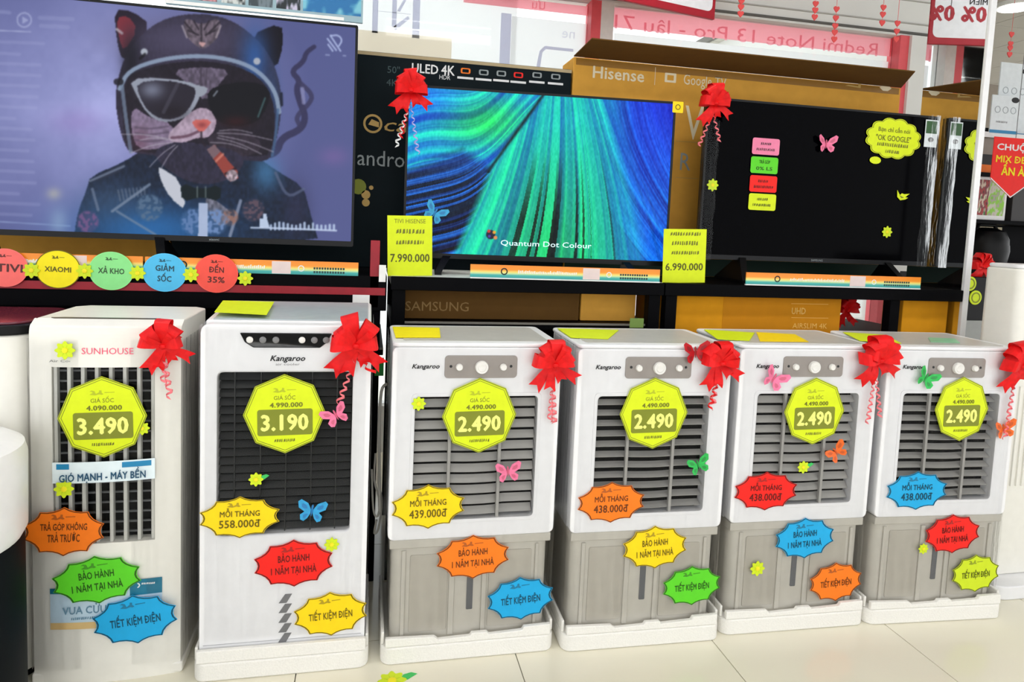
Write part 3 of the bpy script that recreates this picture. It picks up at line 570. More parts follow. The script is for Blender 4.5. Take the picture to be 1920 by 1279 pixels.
# printed header board over the first television
YH = .535; pl = atY(310, 10, YH); pr = atY(680, 40, YH); zb = (atY(400, 17, YH).z+atY(660, 40, YH).z)/2
t = tag(empty('header_board', (pl.x, YH, zb)), 'printed board with a row of small pictures above the cat picture television', 'board'); wd = pr.x-pl.x
MB().box(0, wd, 0, .012, 0, .16).build('board_body', mat('pale_teal_board', (150, 178, 190), .5), t, bevel=.002)
MB().box(0, wd*.9, -.001, 0, .002, .012).build('lower_edge', m_white_ink, t, smooth=False)
thumbs = ((313, 356, (120, 130, 140), (40, 46, 52)), (360, 407, (214, 150, 160), (60, 40, 46)), (415, 460, (34, 42, 46), (200, 206, 206)), (466, 511, (54, 66, 74), (110, 124, 134)), (518, 563, (24, 34, 40), (196, 190, 216)), (568, 677, (30, 110, 170), (120, 190, 210)))
for x0_, x1_, c1, c2 in thumbs:
    a0 = atY(x0_, 20, YH).x-pl.x; a1 = min(atY(x1_, 20, YH).x-pl.x, wd-.003)
    N = 24; u, v = np.meshgrid(np.linspace(0, 1, N*2), np.linspace(0, 1, N)); n = vnoise(u*5+x0_, v*4, 3)*.6+vnoise(u*11+x0_, v*9, 4)*.4; k = np.clip((n-.4)*4, 0, 1)[..., None]
    picture('thumbnail', t, a0, a1, .02, .155, -.0008, np.array(c1)*(1-k)+np.array(c2)*k, 0, 'printed_picture')
# ------------------------------------------------------------------ air coolers
def frame_strip_front(nx, x0, x1, z0, z1, hole, yf, depth):
    """front skin with a rectangular hole whose depth follows yf(x)"""
    m = MB(); hx0, hx1, hz0, hz1 = hole
    xs = sorted(set([x0, x1, hx0, hx1] + [x0+(x1-x0)*i/nx for i in range(1, nx)])); zs = [z0, hz0, hz1, z1]
    for i in range(len(xs)-1):
        a, b_ = xs[i], xs[i+1]
        for j in range(3):
            if j == 1 and a >= hx0-1e-9 and b_ <= hx1+1e-9: continue
            m.add([(a, yf(a), zs[j]), (b_, yf(b_), zs[j]), (b_, yf(b_), zs[j+1]), (a, yf(a), zs[j+1])], [(0, 1, 2, 3)])
        if a >= hx0-1e-9 and b_ <= hx1+1e-9:
            m.add([(a, yf(a), hz0), (b_, yf(b_), hz0), (b_, yf(b_)+depth, hz0), (a, yf(a)+depth, hz0)], [(0, 3, 2, 1)])
            m.add([(a, yf(a), hz1), (b_, yf(b_), hz1), (b_, yf(b_)+depth, hz1), (a, yf(a)+depth, hz1)], [(0, 1, 2, 3)])
    for hx, f in ((hx0, (0, 1, 2, 3)), (hx1, (3, 2, 1, 0))):
        m.add([(hx, yf(hx), hz0), (hx, yf(hx)+depth, hz0), (hx, yf(hx)+depth, hz1), (hx, yf(hx), hz1)], [f])
    return m
def wrap(t, hw, d, z0, z1, seed, off=.004):
    """loose clear film over the sides and front edges"""
    rnd = random.Random(seed); m = MB(); nz = 10; pts = []
    path = [(-hw-off, d), (-hw-off, d*.5), (-hw-off, .01), (-hw+.02, -off), (-hw*.5, -off), (0, -off), (hw*.5, -off), (hw-.02, -off), (hw+off, .01), (hw+off, d*.5), (hw+off, d)]
    rows = []
    for j in range(nz+1):
        z = z0+(z1-z0)*j/nz; rows.append([(x*(1+rnd.uniform(0, .006)) if abs(x) > hw-.03 else x, y, z) for x, y in path])
    V = [p for r_ in rows for p in r_]; n = len(path); fc = [(j*n+i, j*n+i+1, (j+1)*n+i+1, (j+1)*n+i) for j in range(nz) for i in range(n-1)]
    m.add(V, fc); return m.build('clear_film', m_filmwrap, t)
HW, DD, ZT, ZWB = .236, .318, .90, .347
GX, GZ0, GZ1 = .174, .399, .753
_slat = {}
def slat_mesh(tilt):
    if tilt in _slat: return _slat[tilt]
    m = MB(); n = 12; V = []; fc = []
    for i in range(n+1):
        x = -GX+.004 + (2*GX-.008)*i/n; bulge = -.008*max(0, 1-(x/.085)**2)
        c, s = math.cos(tilt), math.sin(tilt)
        for dy, dz in ((-.012, -.0012), (.012, -.0012), (.012, .0012), (-.012, .0012)):
            V.append((x, .022 + bulge + dy*c - dz*s, dy*s + dz*c))
    for i in range(n):
        for k in range(4): a = i*4+k; b_ = i*4+(k+1) % 4; fc.append((a, b_, b_+4, a+4))
    fc += [(3, 2, 1, 0), (n*4, n*4+1, n*4+2, n*4+3)]
    me = m.add(V, fc).mesh('slat', m_slat); _slat[tilt] = me; return me
def foam_tray(label, xc, yc, yaw, hw, d, group='white foam trays under the coolers', notch=True):
    t = tag(empty('foam_tray', (xc, yc, 0), yaw), label, 'foam tray', group)
    ow = hw+.0115
    base = []
    for cx, cy, a0 in ((ow-.03, -.022+.03, -90), (ow-.03, d-.01, 0), (-ow+.03, d-.01, 90), (-ow+.03, -.022+.03, 180)):
        for k in range(6): a = math.radians(a0+18*k); base.append((cx+.03*math.cos(a), cy+.03*math.sin(a)))
    MB().plan(base, 0, .05).build('tray_floor', m_foam, t, bevel=.006)
    for nm, poly, y0, y1 in (('front_wall', [(-ow+.012, .05), (ow-.012, .05), (ow-.012, .082), (hw-.08, .080), (hw-.085, .070), (.055, .066), (.05, .074), (.005, .074), (0, .066), (-.09, .063), (-.10, .072), (-ow+.012, .076)] if notch else [(-ow+.008, .05), (ow-.008, .05), (ow-.008, .084), (-ow+.008, .084)], -.02, -.006),):
        MB().prism(poly, y0, y1).build(nm, m_foam, t, bevel=.003)
    for s in (-1, 1): MB().box(min(s*(hw+.002), s*(ow-.001)), max(s*(hw+.002), s*(ow-.001)), .0, d, .05, .085).build('side_wall', m_foam, t, bevel=.003)
    return t
COOL = {}
def cooler_grey(k, label, xc, yc, yaw, tilt):
    t = tag(empty('air_cooler', (xc, yc, .05), yaw), label, 'air cooler', 'air coolers with grey water tanks'); z = lambda q: q-.05
    # upper body: ring with grille opening, then the shell behind
    b_ = MB(); b_.ring(rrect(-HW, HW, z(ZWB), z(ZT-.012), .016), rrect(-GX, GX, z(GZ0), z(GZ1), .012), 0, .045)
    b_.build('front_panel', m_white, t, bevel=.004)
    MB().plan([(-HW+.002, .045), (HW-.002, .045), (HW-.002, DD-.02), (HW-.02, DD), (-HW+.02, DD), (-HW+.002, DD-.02)], z(ZWB), z(ZT-.012)).build('body', m_white, t, bevel=.004)
    MB().plan(rrect(-HW, HW, 0, DD, .02), z(ZT-.012), z(ZT)).build('top_lid', m_white, t, bevel=.005, seg=3)
    MB().plan(rrect(-HW+.03, HW-.03, .03, DD-.03, .015), z(ZT), z(ZT)+.0015).build('lid_inset', mat('pale_grey_lid', (196, 194, 188), .3), t, smooth=False)
    MB().box(-GX, GX, .04, .0455, z(GZ0), z(GZ1)).build('grille_back', m_dark, t, smooth=False)
    # grille frame lip, louvres, dividers
    MB().ring(rrect(-GX-.008, GX+.008, z(GZ0)-.008, z(GZ1)+.008, .014), rrect(-GX+.002, GX-.002, z(GZ0)+.002, z(GZ1)-.002, .012), -.0022, .006).build('grille_rim', m_white, t, bevel=.001, seg=1)
    n = 11
    for i in range(n):
        s = link('slat', slat_mesh(tilt), t); s.location = (0, 0, z(GZ0)+.020+(GZ1-GZ0-.045)*i/(n-1))
    for dx in (-.074, .068): MB().box(dx-.0045, dx+.0045, .002, .012, z(GZ0), z(GZ1)-.0).build('divider', m_slat, t, bevel=.001, seg=1)
    # control strip
    cp = MB().prism(rrect(-.095, .108, z(.803), z(.866), .01), -.003, .002).build('control_panel', m_panel, t, bevel=.001, seg=1)
    MB().lathe([(.0185, .002), (.0185, .010), (.017, .013), (.012, .012), (.010, .014), (.006, .013)], 24, 'y', (.007, 0, z(.834))).build('knob', m_knob, cp)
    for dx in (-.055, .068): MB().lathe([(.010, .002), (.010, .009), (.008, .012), (.004, .0115)], 18, 'y', (dx, 0, z(.834))).build('knob', m_knob, cp)
    for dx in (-.078, .09): flat(cp, 'dial_mark', ell(dx, z(.836), .004, .004, 10), m_ink, -.0031)
    txt(t, 'Kangaroo', -.146, z(.836), .012, m_ink, y=-.0008, wid=.075, bold=.03, shear=.3)
    # tank
    tk = MB().plan(rrect(-HW+.012, HW-.012, .008, DD-.005, .03), 0, z(ZWB)).build('water_tank', m_tank, t, bevel=.003)
    MB().box(-HW+.006, HW-.006, .003, DD, z(ZWB)-.026, z(ZWB)).build('tank_rim', m_tank, t, bevel=.003)
    for x0_, x1_ in ((-.172, -.066), (.052, .176)): MB().prism(rrect(x0_, x1_, z(.075), z(.300), .006), .0055, .009).build('tank_panel', m_tank2, t, bevel=.001, seg=1)
    for x0_, x1_ in ((-.062, -.046), (.032, .046), (-.196, -.184), (.186, .196)): MB().box(x0_, x1_, .003, .009, z(.06), z(.315)).build('tank_rib', m_tank, t, bevel=.0015, seg=1)
    MB().prism(rrect(-.010, .008, z(.13), z(.262), .003), .0065, .009).build('level_window', mat('dark_level_window', (96, 98, 102), .2), t, smooth=False)
    wrap(t, HW, DD, z(.09), z(.895), k)
    COOL[k] = (Vector((xc, yc, 0)), yaw)
    foam_tray('white foam tray under the %s grey-tanked cooler' % ('first', 'second', 'third', 'fourth')[k-3], xc, yc, yaw, HW, DD)
    return t
cooler_grey(3, 'white air cooler with grey tank, first of the four from the left', 0, 0, 0, math.radians(52))
cooler_grey(4, 'white air cooler with grey tank and darker open louvres, second of four from left', .517, -.018, -.018, math.radians(24))
cooler_grey(5, 'white air cooler with grey tank, third of the four from the left', 1.028, -.009, -.022, math.radians(48))
cooler_grey(6, 'white air cooler with grey tank, rightmost of the four', 1.527, -.031, -.058, math.radians(30))
# tall white cooler with the black window
def cooler_tall():
    x2 = -.505; hw = .2135; d = .33; t = tag(empty('air_cooler', (x2, 0, .05)), 'tall white air cooler with black louvre window and black button strip', 'air cooler'); z = lambda q: q-.05
    wx0_, wx1_, wz0, wz1 = -.172, .166, .385, .820
    MB().ring(rrect(-hw, hw, z(.05), z(.945), .02), rrect(wx0_, wx1_, z(wz0), z(wz1), .014), 0, .05).build('front_panel', m_white, t, bevel=.006, seg=3)
    MB().add([(x, y, zz) for x in (-hw+.002, hw-.002) for y, zz in ((.05, 0), (d, 0), (d, z(.966)), (.05, z(.949)))], [(0, 3, 2, 1), (4, 5, 6, 7), (0, 1, 5, 4), (1, 2, 6, 5), (2, 3, 7, 6), (3, 0, 4, 7)]).build('body', m_white, t, bevel=.006, seg=3)
    MB().add([(x, y, zz) for x in (-hw+.02, hw-.012) for y, zz in ((.055, z(.9495)), (d-.012, z(.966)), (d-.012, z(.9685)), (.055, z(.952)))], [(0, 3, 2, 1), (4, 5, 6, 7), (0, 1, 5, 4), (1, 2, 6, 5), (2, 3, 7, 6), (3, 0, 4, 7)]).build('top_lid', mat('grey_blue_lid', (176, 188, 194), .2, .5), t, smooth=False)
    MB().box(wx0_, wx1_, .045, .0505, z(wz0), z(wz1)).build('grille_back', m_dark, t, smooth=False)
    me = None; n = 19
    for i in range(n):
        if me is None:
            c, s = math.cos(math.radians(55)), math.sin(math.radians(55)); pts = []
            o = MB().add([(x, .022+dy*c-dz*s, dy*s+dz*c) for x in (wx0_+.002, wx1_-.002) for dy, dz in ((-.010, -.001), (.010, -.001), (.010, .001), (-.010, .001))], [(0, 1, 2, 3), (7, 6, 5, 4), (0, 4, 5, 1), (1, 5, 6, 2), (2, 6, 7, 3), (3, 7, 4, 0)]).build('slat', m_slatdark, t, smooth=False); me = o.data
        else: o = link('slat', me, t)
        o.location.z = z(wz0)+.014+(wz1-wz0-.028)*i/(n-1)
    for i in range(5): xx = wx0_+.04+(wx1_-wx0_-.08)*i/4; MB().box(xx-.0012, xx+.0012, .014, .018, z(wz0), z(wz1)).build('divider', m_slatdark, t, smooth=False)
    cp = MB().prism([(-.085, z(.886)), (.08, z(.886)), (.098, z(.900)), (.110, z(.924)), (-.118, z(.924)), (-.106, z(.900))], -.004, .002).build('control_panel', m_black, t, bevel=.0015, seg=1)
    for i, dx in enumerate((-.094, -.062, -.030, .035, .066, .096)): MB().lathe([(.0085, 0), (.0085, .0045), (.006, .006)], 16, 'y', (dx, 0, z(.9065))).build('button', m_steel if i in (1, 2, 4, 5) else m_knob, cp)
    txt(t, 'Kangaroo', .0, z(.858), .014, m_ink, y=-.0008, wid=.088, bold=.03, shear=.3); txt(t, 'air cooler', .0, z(.842), .006, m_steel, y=-.0008, wid=.06)
    for i in range(5):
        zz = .205-.0275*i; MB().prism([(-.014, z(zz-.0135)), (.006, z(zz-.0135)), (.020, z(zz+.011)), (.002, z(zz+.011))], -.0012, .0005).build('slash_mark', m_steel, t, smooth=False)
    flat(t, 'seam_line', [(-hw+.01, z(.088)), (hw-.01, z(.088)), (hw-.01, z(.0892)), (-hw+.01, z(.0892))], mat('seam_grey', (170, 170, 172), .5), -.0003)
    wrap(t, hw, d, z(.10), z(.94), 2)
    COOL[2] = (Vector((x2, 0, 0)), 0)
    foam_tray('white foam tray under the tall white cooler with black window', x2, 0, 0, hw, d, notch=False)
cooler_tall()
# cream cooler with bowed front and upright slats
def cooler_cream():
    x1 = -.946; y1 = .035; hw = .174; d = .30; B = .016; t = tag(empty('air_cooler', (x1, y1, 0)), 'slim cream air cooler with bowed front and upright slats', 'air cooler')
    yf = lambda x: -B*(1-(x/hw)**2); hx0, hx1, hz0, hz1 = -.122, .114, .374, .830; zt = .946
    m = frame_strip_front(16, -hw, hw, .0, .905, (hx0, hx1, hz0, hz1), yf, .04)
    n = 16      # curved shoulder from the front to the lid
    xs = [-hw+2*hw*i/n for i in range(n+1)]
    for i in range(n):
        a, b_ = xs[i], xs[i+1]; prev = (yf(a), yf(b_), .905)
        for q in range(1, 6):
            an = math.radians(18*q); dy = .012*(1-math.cos(an)); zz = .905+.030*math.sin(an)
            cur = (yf(a)+dy, yf(b_)+dy, zz); m.add([(a, prev[0], prev[2]), (b_, prev[1], prev[2]), (b_, cur[1], cur[2]), (a, cur[0], cur[2])], [(0, 1, 2, 3)]); prev = cur
        m.add([(a, prev[0], prev[2]), (b_, prev[1], prev[2]), (b_, .03, zt), (a, .03, zt)], [(0, 1, 2, 3)])
    for s in (-1, 1):
        P = [(0, 0), (.04, 0), (.04, zt), (.03, zt), (.012, .935), (.004, .925), (0, .905)]
        vs = [(s*hw, y, zz) for y, zz in P]; m.add(vs, [tuple(range(len(P)))] if s > 0 else [tuple(range(len(P)-1, -1, -1))])
    m.build('front_panel', m_cream, t, angle=40)
    MB().plan([(-hw, .04), (hw, .04), (hw, d-.03), (hw-.03, d), (-hw+.03, d), (-hw, d-.03)], 0, zt).build('body', m_cream, t, bevel=.004)
    MB().plan([(-.13, .030), (.10, .030), (.115, .040), (-.11, .044), (-.14, .040)], zt, zt+.002).build('top_slot', mat('dark_slot', (70, 60, 52), .4), t, smooth=False)
    MB().box(hx0, hx1, .026, .032, hz0, hz1).build('grille_back', m_dark, t, smooth=False)
    bar = None
    for i in range(17):
        if bar is None: o = MB().box(hx0, hx1, .014, .020, -.0022, .0022).build('grid_bar', mat('grey_grid', (98, 100, 102), .5), t, smooth=False); bar = o.data
        else: o = link('grid_bar', bar, t)
        o.location.z = hz0+.016+(hz1-hz0-.03)*i/16
    for i in range(8):
        xx = hx0+.006+(hx1-hx0-.012)*i/7; o = MB().prism([(-.0045, hz0), (.0045, hz0), (.0045, hz1), (-.0045, hz1)], 0, .016).build('slat', mat('pale_slat', (200, 200, 194), .4), t, bevel=.0015, seg=1); o.location = (xx, yf(xx)+.006, 0)
    txt(t, 'SUNHOUSE', .008, .872, .016, mat('rose_ink', (238, 88, 120), .5), y=yf(0)-.0008, wid=.118, bold=.0)
    txt(t, 'Air Cooler', -.09, .846, .006, m_steel, y=yf(.09)-.001, wid=.07)
    MB().box(-hw-.006, hw+.006, -.004, d+.004, 0, .03).build('foot_skirt', m_cream, t, bevel=.006)
    wrap(t, hw, d, .04, .90, 1, .0045).location.y = -B*.6
    COOL[1] = (Vector((x1, y1-B-.002, 0)), 0)
cooler_cream()
# ------------------------------------------------------------------ neighbours at both ends
def rounded_plan(x0, x1, y0, y1, r, n=8): return rrect(x0, x1, y0, y1, r, n)
p = atZ(60, 1279, 0)
t = tag(empty('rounded_appliance', (-1.33, .20, 0)), 'white rounded appliance with black rim and maroon lid at the left edge', 'appliance')
MB().plan(rounded_plan(-.20, .20, -.16, .16, .07), .02, .905).build('body', m_cream, t, bevel=.006)
MB().plan(rounded_plan(-.205, .205, -.165, .165, .07), .905, .93).build('rim', m_black, t, bevel=.005)
MB().plan(rounded_plan(-.19, .19, -.15, .15, .06), .93, .936).build('lid', mat('maroon_glass', (110, 40, 56), .12, .6, .1), t, bevel=.002)
MB().plan(rounded_plan(-.19, .19, -.15, .15, .06), 0, .02).build('foot_ring', m_black, t)
t = tag(empty('round_appliance', (-1.245, -.165, 0)), 'white drum shaped appliance with black cylindrical base at the left edge', 'appliance')
MB().lathe([(.175, 0), (.182, .02), (.182, .455), (.178, .47)], 48).build('base', mat('navy_black_plastic', (8, 14, 18), .6, .1), t)
MB().lathe([(.178, .47), (.188, .49), (.190, .66), (.184, .685), (.16, .70), (.05, .705)], 48).build('drum', m_white, t)
t = tag(empty('tower_appliance', (2.115, .10, 0)), 'tall white tower appliance with ribbed lower front at the right edge', 'appliance'); hw = .215
MB().plan(rounded_plan(-hw, hw, 0, .155, .03), .05, 1.15).build('body', m_cream, t, bevel=.008, seg=3)
MB().plan(rounded_plan(-hw+.004, hw-.004, .004, .151, .03), 1.15, 1.165).build('top_lid', m_white, t, bevel=.006)
MB().prism(rrect(-hw+.035, hw-.035, .78, 1.135, .01), -.004, .001).build('front_plate', mat('cool_white_plastic', (226, 232, 236), .25), t, bevel=.001, seg=1)
rib = None
for i in range(16):
    if rib is None: o = MB().box(-.004, .004, -.006, .001, .38, .74).build('rib', m_cream, t, bevel=.0015, seg=1); rib = o
    else:
        o = rib.copy(); COL.objects.link(o); o.parent = t
    o.location.x = -hw+.04+(2*hw-.08)*i/15
MB().plan(rounded_plan(-hw-.055, hw+.055, -.075, .19, .05), 0, .05).build('base', m_white, t, bevel=.006)
# ------------------------------------------------------------------ paper stickers and decorations
NICK = {1: 'slim cream cooler', 2: 'tall cooler with black window', 3: 'first grey-tanked cooler', 4: 'second grey-tanked cooler', 5: 'third grey-tanked cooler', 6: 'rightmost grey-tanked cooler'}
def face(k, off=.0046):
    o, yaw = COOL[k]; n = Vector((math.sin(yaw), -math.cos(yaw), 0)); return o + n*off, n, yaw
def spot(k, x, y, wpx, hpx, off=.0046):
    p, n, yaw = face(k, off); c = on_plane(x, y, p, n); ax = Vector((math.cos(yaw), math.sin(yaw), 0))
    wd = abs((on_plane(x+wpx/2, y, p, n)-on_plane(x-wpx/2, y, p, n)).dot(ax)); hh = abs((on_plane(x, y+hpx/2, p, n)-on_plane(x, y-hpx/2, p, n)).z)
    return c, yaw, wd, hh
class Flat:   # a wall-parallel plane at depth Y
    pass
def spotY(Y, x, y, wpx, hpx):
    c = atY(x, y, Y); return c, 0, abs(atY(x+wpx/2, y, Y).x-atY(x-wpx/2, y, Y).x), abs(atY(x, y+hpx/2, Y).z-atY(x, y-hpx/2, Y).z)
def root_card(name, label, cat, group, poly, c, yaw, roll, m, t=.0012):
    o = MB().prism(poly, -t, 0).build(name, m, None, smooth=False); o.location = c; o.rotation_euler = (0, roll, yaw); tag(o, label, cat, group); return o
def scale(poly, k): return [(x*k, z*k) for x, z in poly]
def burst(wd, hh):
    O = [(.0, 1), (-.6, .8), (-1, .3), (-1, -.28), (-.6, -.82), (0, -1), (.6, -.82), (1, -.28), (1, .3), (.6, .8)]; P = []
    for i in range(10):
        (x0, z0), (x1, z1) = O[i], O[(i+1) % 10]; mx_, mz_ = (x0+x1)/2*.82, (z0+z1)/2*.82
        for u in (0, .25, .5, .75): P.append(((x0*(1-u)**2+2*mx_*u*(1-u)+x1*u*u)*wd/2, (z0*(1-u)**2+2*mz_*u*(1-u)+z1*u*u)*hh/2))
    return P
def script_mark(o, x, z, w_, h_, m, y=-.0017):      # the little handwritten mark with a dash, too small to read
    Z = [(-.5, -.35), (-.28, -.5), (-.1, -.3), (-.02, -.42), (.06, -.3), (-.02, .0), (-.02, .45), (-.1, .5), (-.12, .1), (-.25, -.25), (-.3, .35), (-.42, .5), (-.5, .3), (-.42, .28), (-.36, .05)]
    mb = MB().prism([(x+a*w_, z+c*h_) for a, c in Z], y-.0004, y); mb.prism([(x+.1*w_, z-.05*h_), (x+.5*w_, z+.0*h_), (x+.5*w_, z+.12*h_), (x+.1*w_, z+.1*h_)], y-.0004, y)
    q = mb.build('script_mark', m, o, smooth=False); q['kind'] = 'stuff'; return q
def faint_line(o, x, z, w_, h_, m, seed, y=-.0017):  # a line of lettering too faded to read
    rnd = random.Random(seed); mb = MB(); xx = x-w_/2
    while xx < x+w_/2-.003:
        k = h_*rnd.uniform(.25, .6); mb.prism([(xx, z-h_/2), (xx+k, z-h_/2+rnd.uniform(0, .3)*h_), (xx+k, z+h_/2), (xx+k*.3, z+h_/2*rnd.uniform(.4, 1))], y-.0004, y); xx += k+h_*rnd.uniform(.12, .3)
    q = mb.build('faded_print', m, o, smooth=False); q['kind'] = 'stuff'; return q
def starburst(k, x, y, w_, h_, colr, lines, label, roll=0, ink=None, off=.0046):
    c, yaw, wd, hh = spot(k, x, y, w_, h_, off); P = burst(wd, hh)
    o = root_card('starburst_sticker', label, 'sticker', 'starburst stickers on the coolers', P, c, yaw, roll, mc(colr))
    MB().ring(scale(P, .985), scale(P, .945), -.0018, -.0012).build('outline', mdk(colr), o, smooth=False)
    m = mdk(colr); s = hh
    script_mark(o, -.01*wd, .30*s, .30*wd, .11*s, mat(colr+'_faint_print', tuple(int(v*.7) for v in CC[colr]), .55))
    for zz, hc, ww, tx in lines: txt(o, tx, 0, zz*s, hc*s, m, y=-.0017, wid=ww*wd, bold=.018)
    return o
TWO = lambda a, b_, w1=.5, w2=.56: ((.1, .13, w1, a), (-.13, .15, w2, b_))
BH = ((.11, .14, .4, 'BẢO HÀNH'), (-.14, .14, .58, '1 NĂM TẠI NHÀ')); TK = ((-.03, .15, .6, 'TIẾT KIỆM ĐIỆN'),)
MT = lambda v: ((.09, .13, .5, 'MỖI THÁNG'), (-.15, .18, .52, v))
LS = dict(o='orange', y='yellow', r='red', b='blue', g='green', l='limegreen')
for k, x, y, w_, h_, c, ln, what, roll in (
    (1, 120, 997, 152, 92, 'o', TWO('TRẢ GÓP KHÔNG', 'TRẢ TRƯỚC', .58, .4), 'beside the upright slats', .03), (1, 182, 1087, 166, 90, 'g', BH, 'below the upright slats', -.09), (1, 254, 1161, 158, 92, 'b', TK, 'near the foot', -.10),
    (2, 450, 970, 150, 78, 'y', MT('558.000đ'), 'at lower left', .0), (2, 551, 1056, 147, 88, 'r', BH, 'under the black window', -.03), (2, 620, 1151, 136, 82, 'y', TK, 'near the foot', -.05),
    (3, 803, 950, 136, 83, 'y', MT('439.000đ'), 'at the lower left of the louvres', -.02), (3, 887, 1044, 135, 82, 'o', BH, 'on the tank', -.03), (3, 976, 1122, 122, 80, 'b', TK, 'at the foot', -.06),
    (4, 1146, 942, 124, 76, 'o', MT('438.000đ'), 'at the lower left of the louvres', -.01), (4, 1228, 1026, 118, 80, 'y', BH, 'on the tank', -.05), (4, 1297, 1098, 106, 73, 'g', TK, 'at the foot', -.05),
    (5, 1436, 921, 116, 72, 'r', MT('438.000đ'), 'at the lower left of the louvres', 0), (5, 1509, 1009, 108, 76, 'b', BH, 'on the tank', -.05), (5, 1567, 1091, 95, 72, 'o', TK, 'at the foot', -.06),
    (6, 1719, 920, 112, 72, 'b', MT('438.000đ'), 'at the lower left of the louvres', -.02), (6, 1786, 1001, 100, 73, 'r', BH, 'on the tank', -.06), (6, 1829, 1075, 86, 70, 'l', TK, 'at the foot', -.06)):
    starburst(k, x, y, w_, h_, LS[c], ln, '%s starburst sticker %s of the %s' % (LS[c].replace('limegreen', 'lime'), what, NICK[k]), roll, off=.0062 if (k, c) in ((1, 'b'),) else .0046)
# octagonal price stickers
for k, x, y, w_, h_, old, new in ((1, 193, 782, 168, 152, '4.090.000', '3.490'), (2, 534, 776, 155, 148, '4.990.000', '3.190'), (3, 899, 779, 139, 140, '4.490.000', '2.490'), (4, 1226, 775, 127, 133, '4.490.000', '2.490'), (5, 1527, 771, 112, 125, '4.490.000', '2.490'), (6, 1803, 767, 100, 120, '4.490.000', '2.490')):
    c, yaw, wd, hh = spot(k, x, y, w_, h_, .0075); P = [(wd/2*math.cos(math.radians(90+45*i)), hh/2*math.sin(math.radians(90+45*i))) for i in range(8)]
    o = root_card('price_sticker', 'lime octagonal price sticker reading %s on the %s' % (new, NICK[k]), 'price sticker', 'octagonal price stickers', P, c, yaw, -.02, mc('lime'))
    MB().ring(scale(P, .99), scale(P, .965), -.0018, -.0012).build('outline', m_olive, o, smooth=False)
    MB().ring(scale(P, .93), scale(P, .915), -.0016, -.0012).build('outline', m_olive, o, smooth=False)
    flat(o, 'price_panel', rrect(-.33*wd, .34*wd, -.27*hh, .06*hh, .03*wd), m_olive, -.0012)
    txt(o, new, .0, -.105*hh, .19*hh, mat('pale_yellow_ink', (240, 244, 130), .55), y=-.0022, wid=.58*wd, bold=.045)
    txt(o, old, .02*wd, .115*hh, .058*hh, m_olive_ink, y=-.0016, wid=.4*wd, bold=.03); txt(o, 'GIÁ SỐC', .0, .205*hh, .05*hh, m_olive_ink, y=-.0016, wid=.26*wd); script_mark(o, -.0*wd, .30*hh, .28*wd, .06*hh, mat('olive_faint_print', (176, 188, 20), .55), -.0014); faint_line(o, 0, -.335*hh, .26*wd, .04*hh, m_olive_ink, k, -.0014)
# bows
def bow(label, c, yaw, size, seed, curls, m=None, flip=False, loops=None):
    rnd = random.Random(seed); t = tag(empty('ribbon_bow', c, yaw), label, 'bow', 'red ribbon bows'); m = m or m_red; S = size
    for a0, ln, wd in loops or ((95, .46, .30), (62, .40, .27), (128, .40, .27), (172, .38, .24), (12, .34, .22), (150, .34, .24), (38, .34, .24)):
        a = math.radians(a0+rnd.uniform(-9, 9)); d = Vector((math.cos(a), 0, math.sin(a))); q = Vector((-d.z, 0, d.x)); ln *= S*rnd.uniform(.9, 1.12); path = []; ws = []
        tw = rnd.uniform(-.5, .5)
        for i in range(13):
            u = i/12; an = u*math.pi*2
            r = ln*math.sin(u*math.pi)**.75; yy = -.16*S*math.sin(an) - .18*S
            path.append(d*r + Vector((0, yy*(1 if u < .5 else .6), 0))); k = .35+.65*math.sin(u*math.pi)**.5
            ws.append((q*math.cos(tw) + Vector((0, 1, 0))*math.sin(tw))*wd*S*.5*k)
        MB().strip(path, ws).build('loop', m, t)
    tails = [(236+rnd.uniform(-8, 8), .60, .24), (322+rnd.uniform(-12, 12), .56, .2), (258+rnd.uniform(-10, 10), .5, .2), (300+rnd.uniform(-10, 10), .36, .18)]
    for a0, ln, wd in tails:
        a = math.radians(a0); d = Vector((math.cos(a), 0, math.sin(a))); q = Vector((-d.z, 0, d.x)); ln *= S; n = 6; V = []; fc = []
        for i in range(n+1):
            u = i/n; p = d*ln*u + Vector((0, -.10*S-.05*S*math.sin(u*5+seed), 0)); k = wd*S*.5*(.5+.6*u)
            V += [p-q*k, p, p+q*k]
        V[-2] = V[-2] - d*ln*.16; 
        for i in range(n): fc += [(3*i, 3*i+1, 3*i+4, 3*i+3), (3*i+1, 3*i+2, 3*i+5, 3*i+4)]
        MB().add(V, fc).build('tail', m, t)
    MB().lathe([(.02*S, -.06*S), (.075*S, -.03*S), (.085*S, 0), (.075*S, .03*S), (.02*S, .06*S)], 10, 'z', (0, -.16*S, 0)).build('knot', m, t)
    for dx, dz0, dz1, mm in curls:       # curled ribbon ends hanging down
        n = 60; path = []; ws = []
        for i in range(n+1):
            u = i/n; z = dz0+(dz1-dz0)*u; an = u*2*math.pi*max(2, abs(dz1-dz0)/.022); r = .0085*(.4+.6*u)
            path.append(Vector((dx*u + r*math.cos(an), -.008+r*math.sin(an)*.6, z))); ws.append(Vector((.003*math.sin(an), 0, .0045)))
        MB().strip(path, ws).build('curled_ribbon', mm, t)
    return t
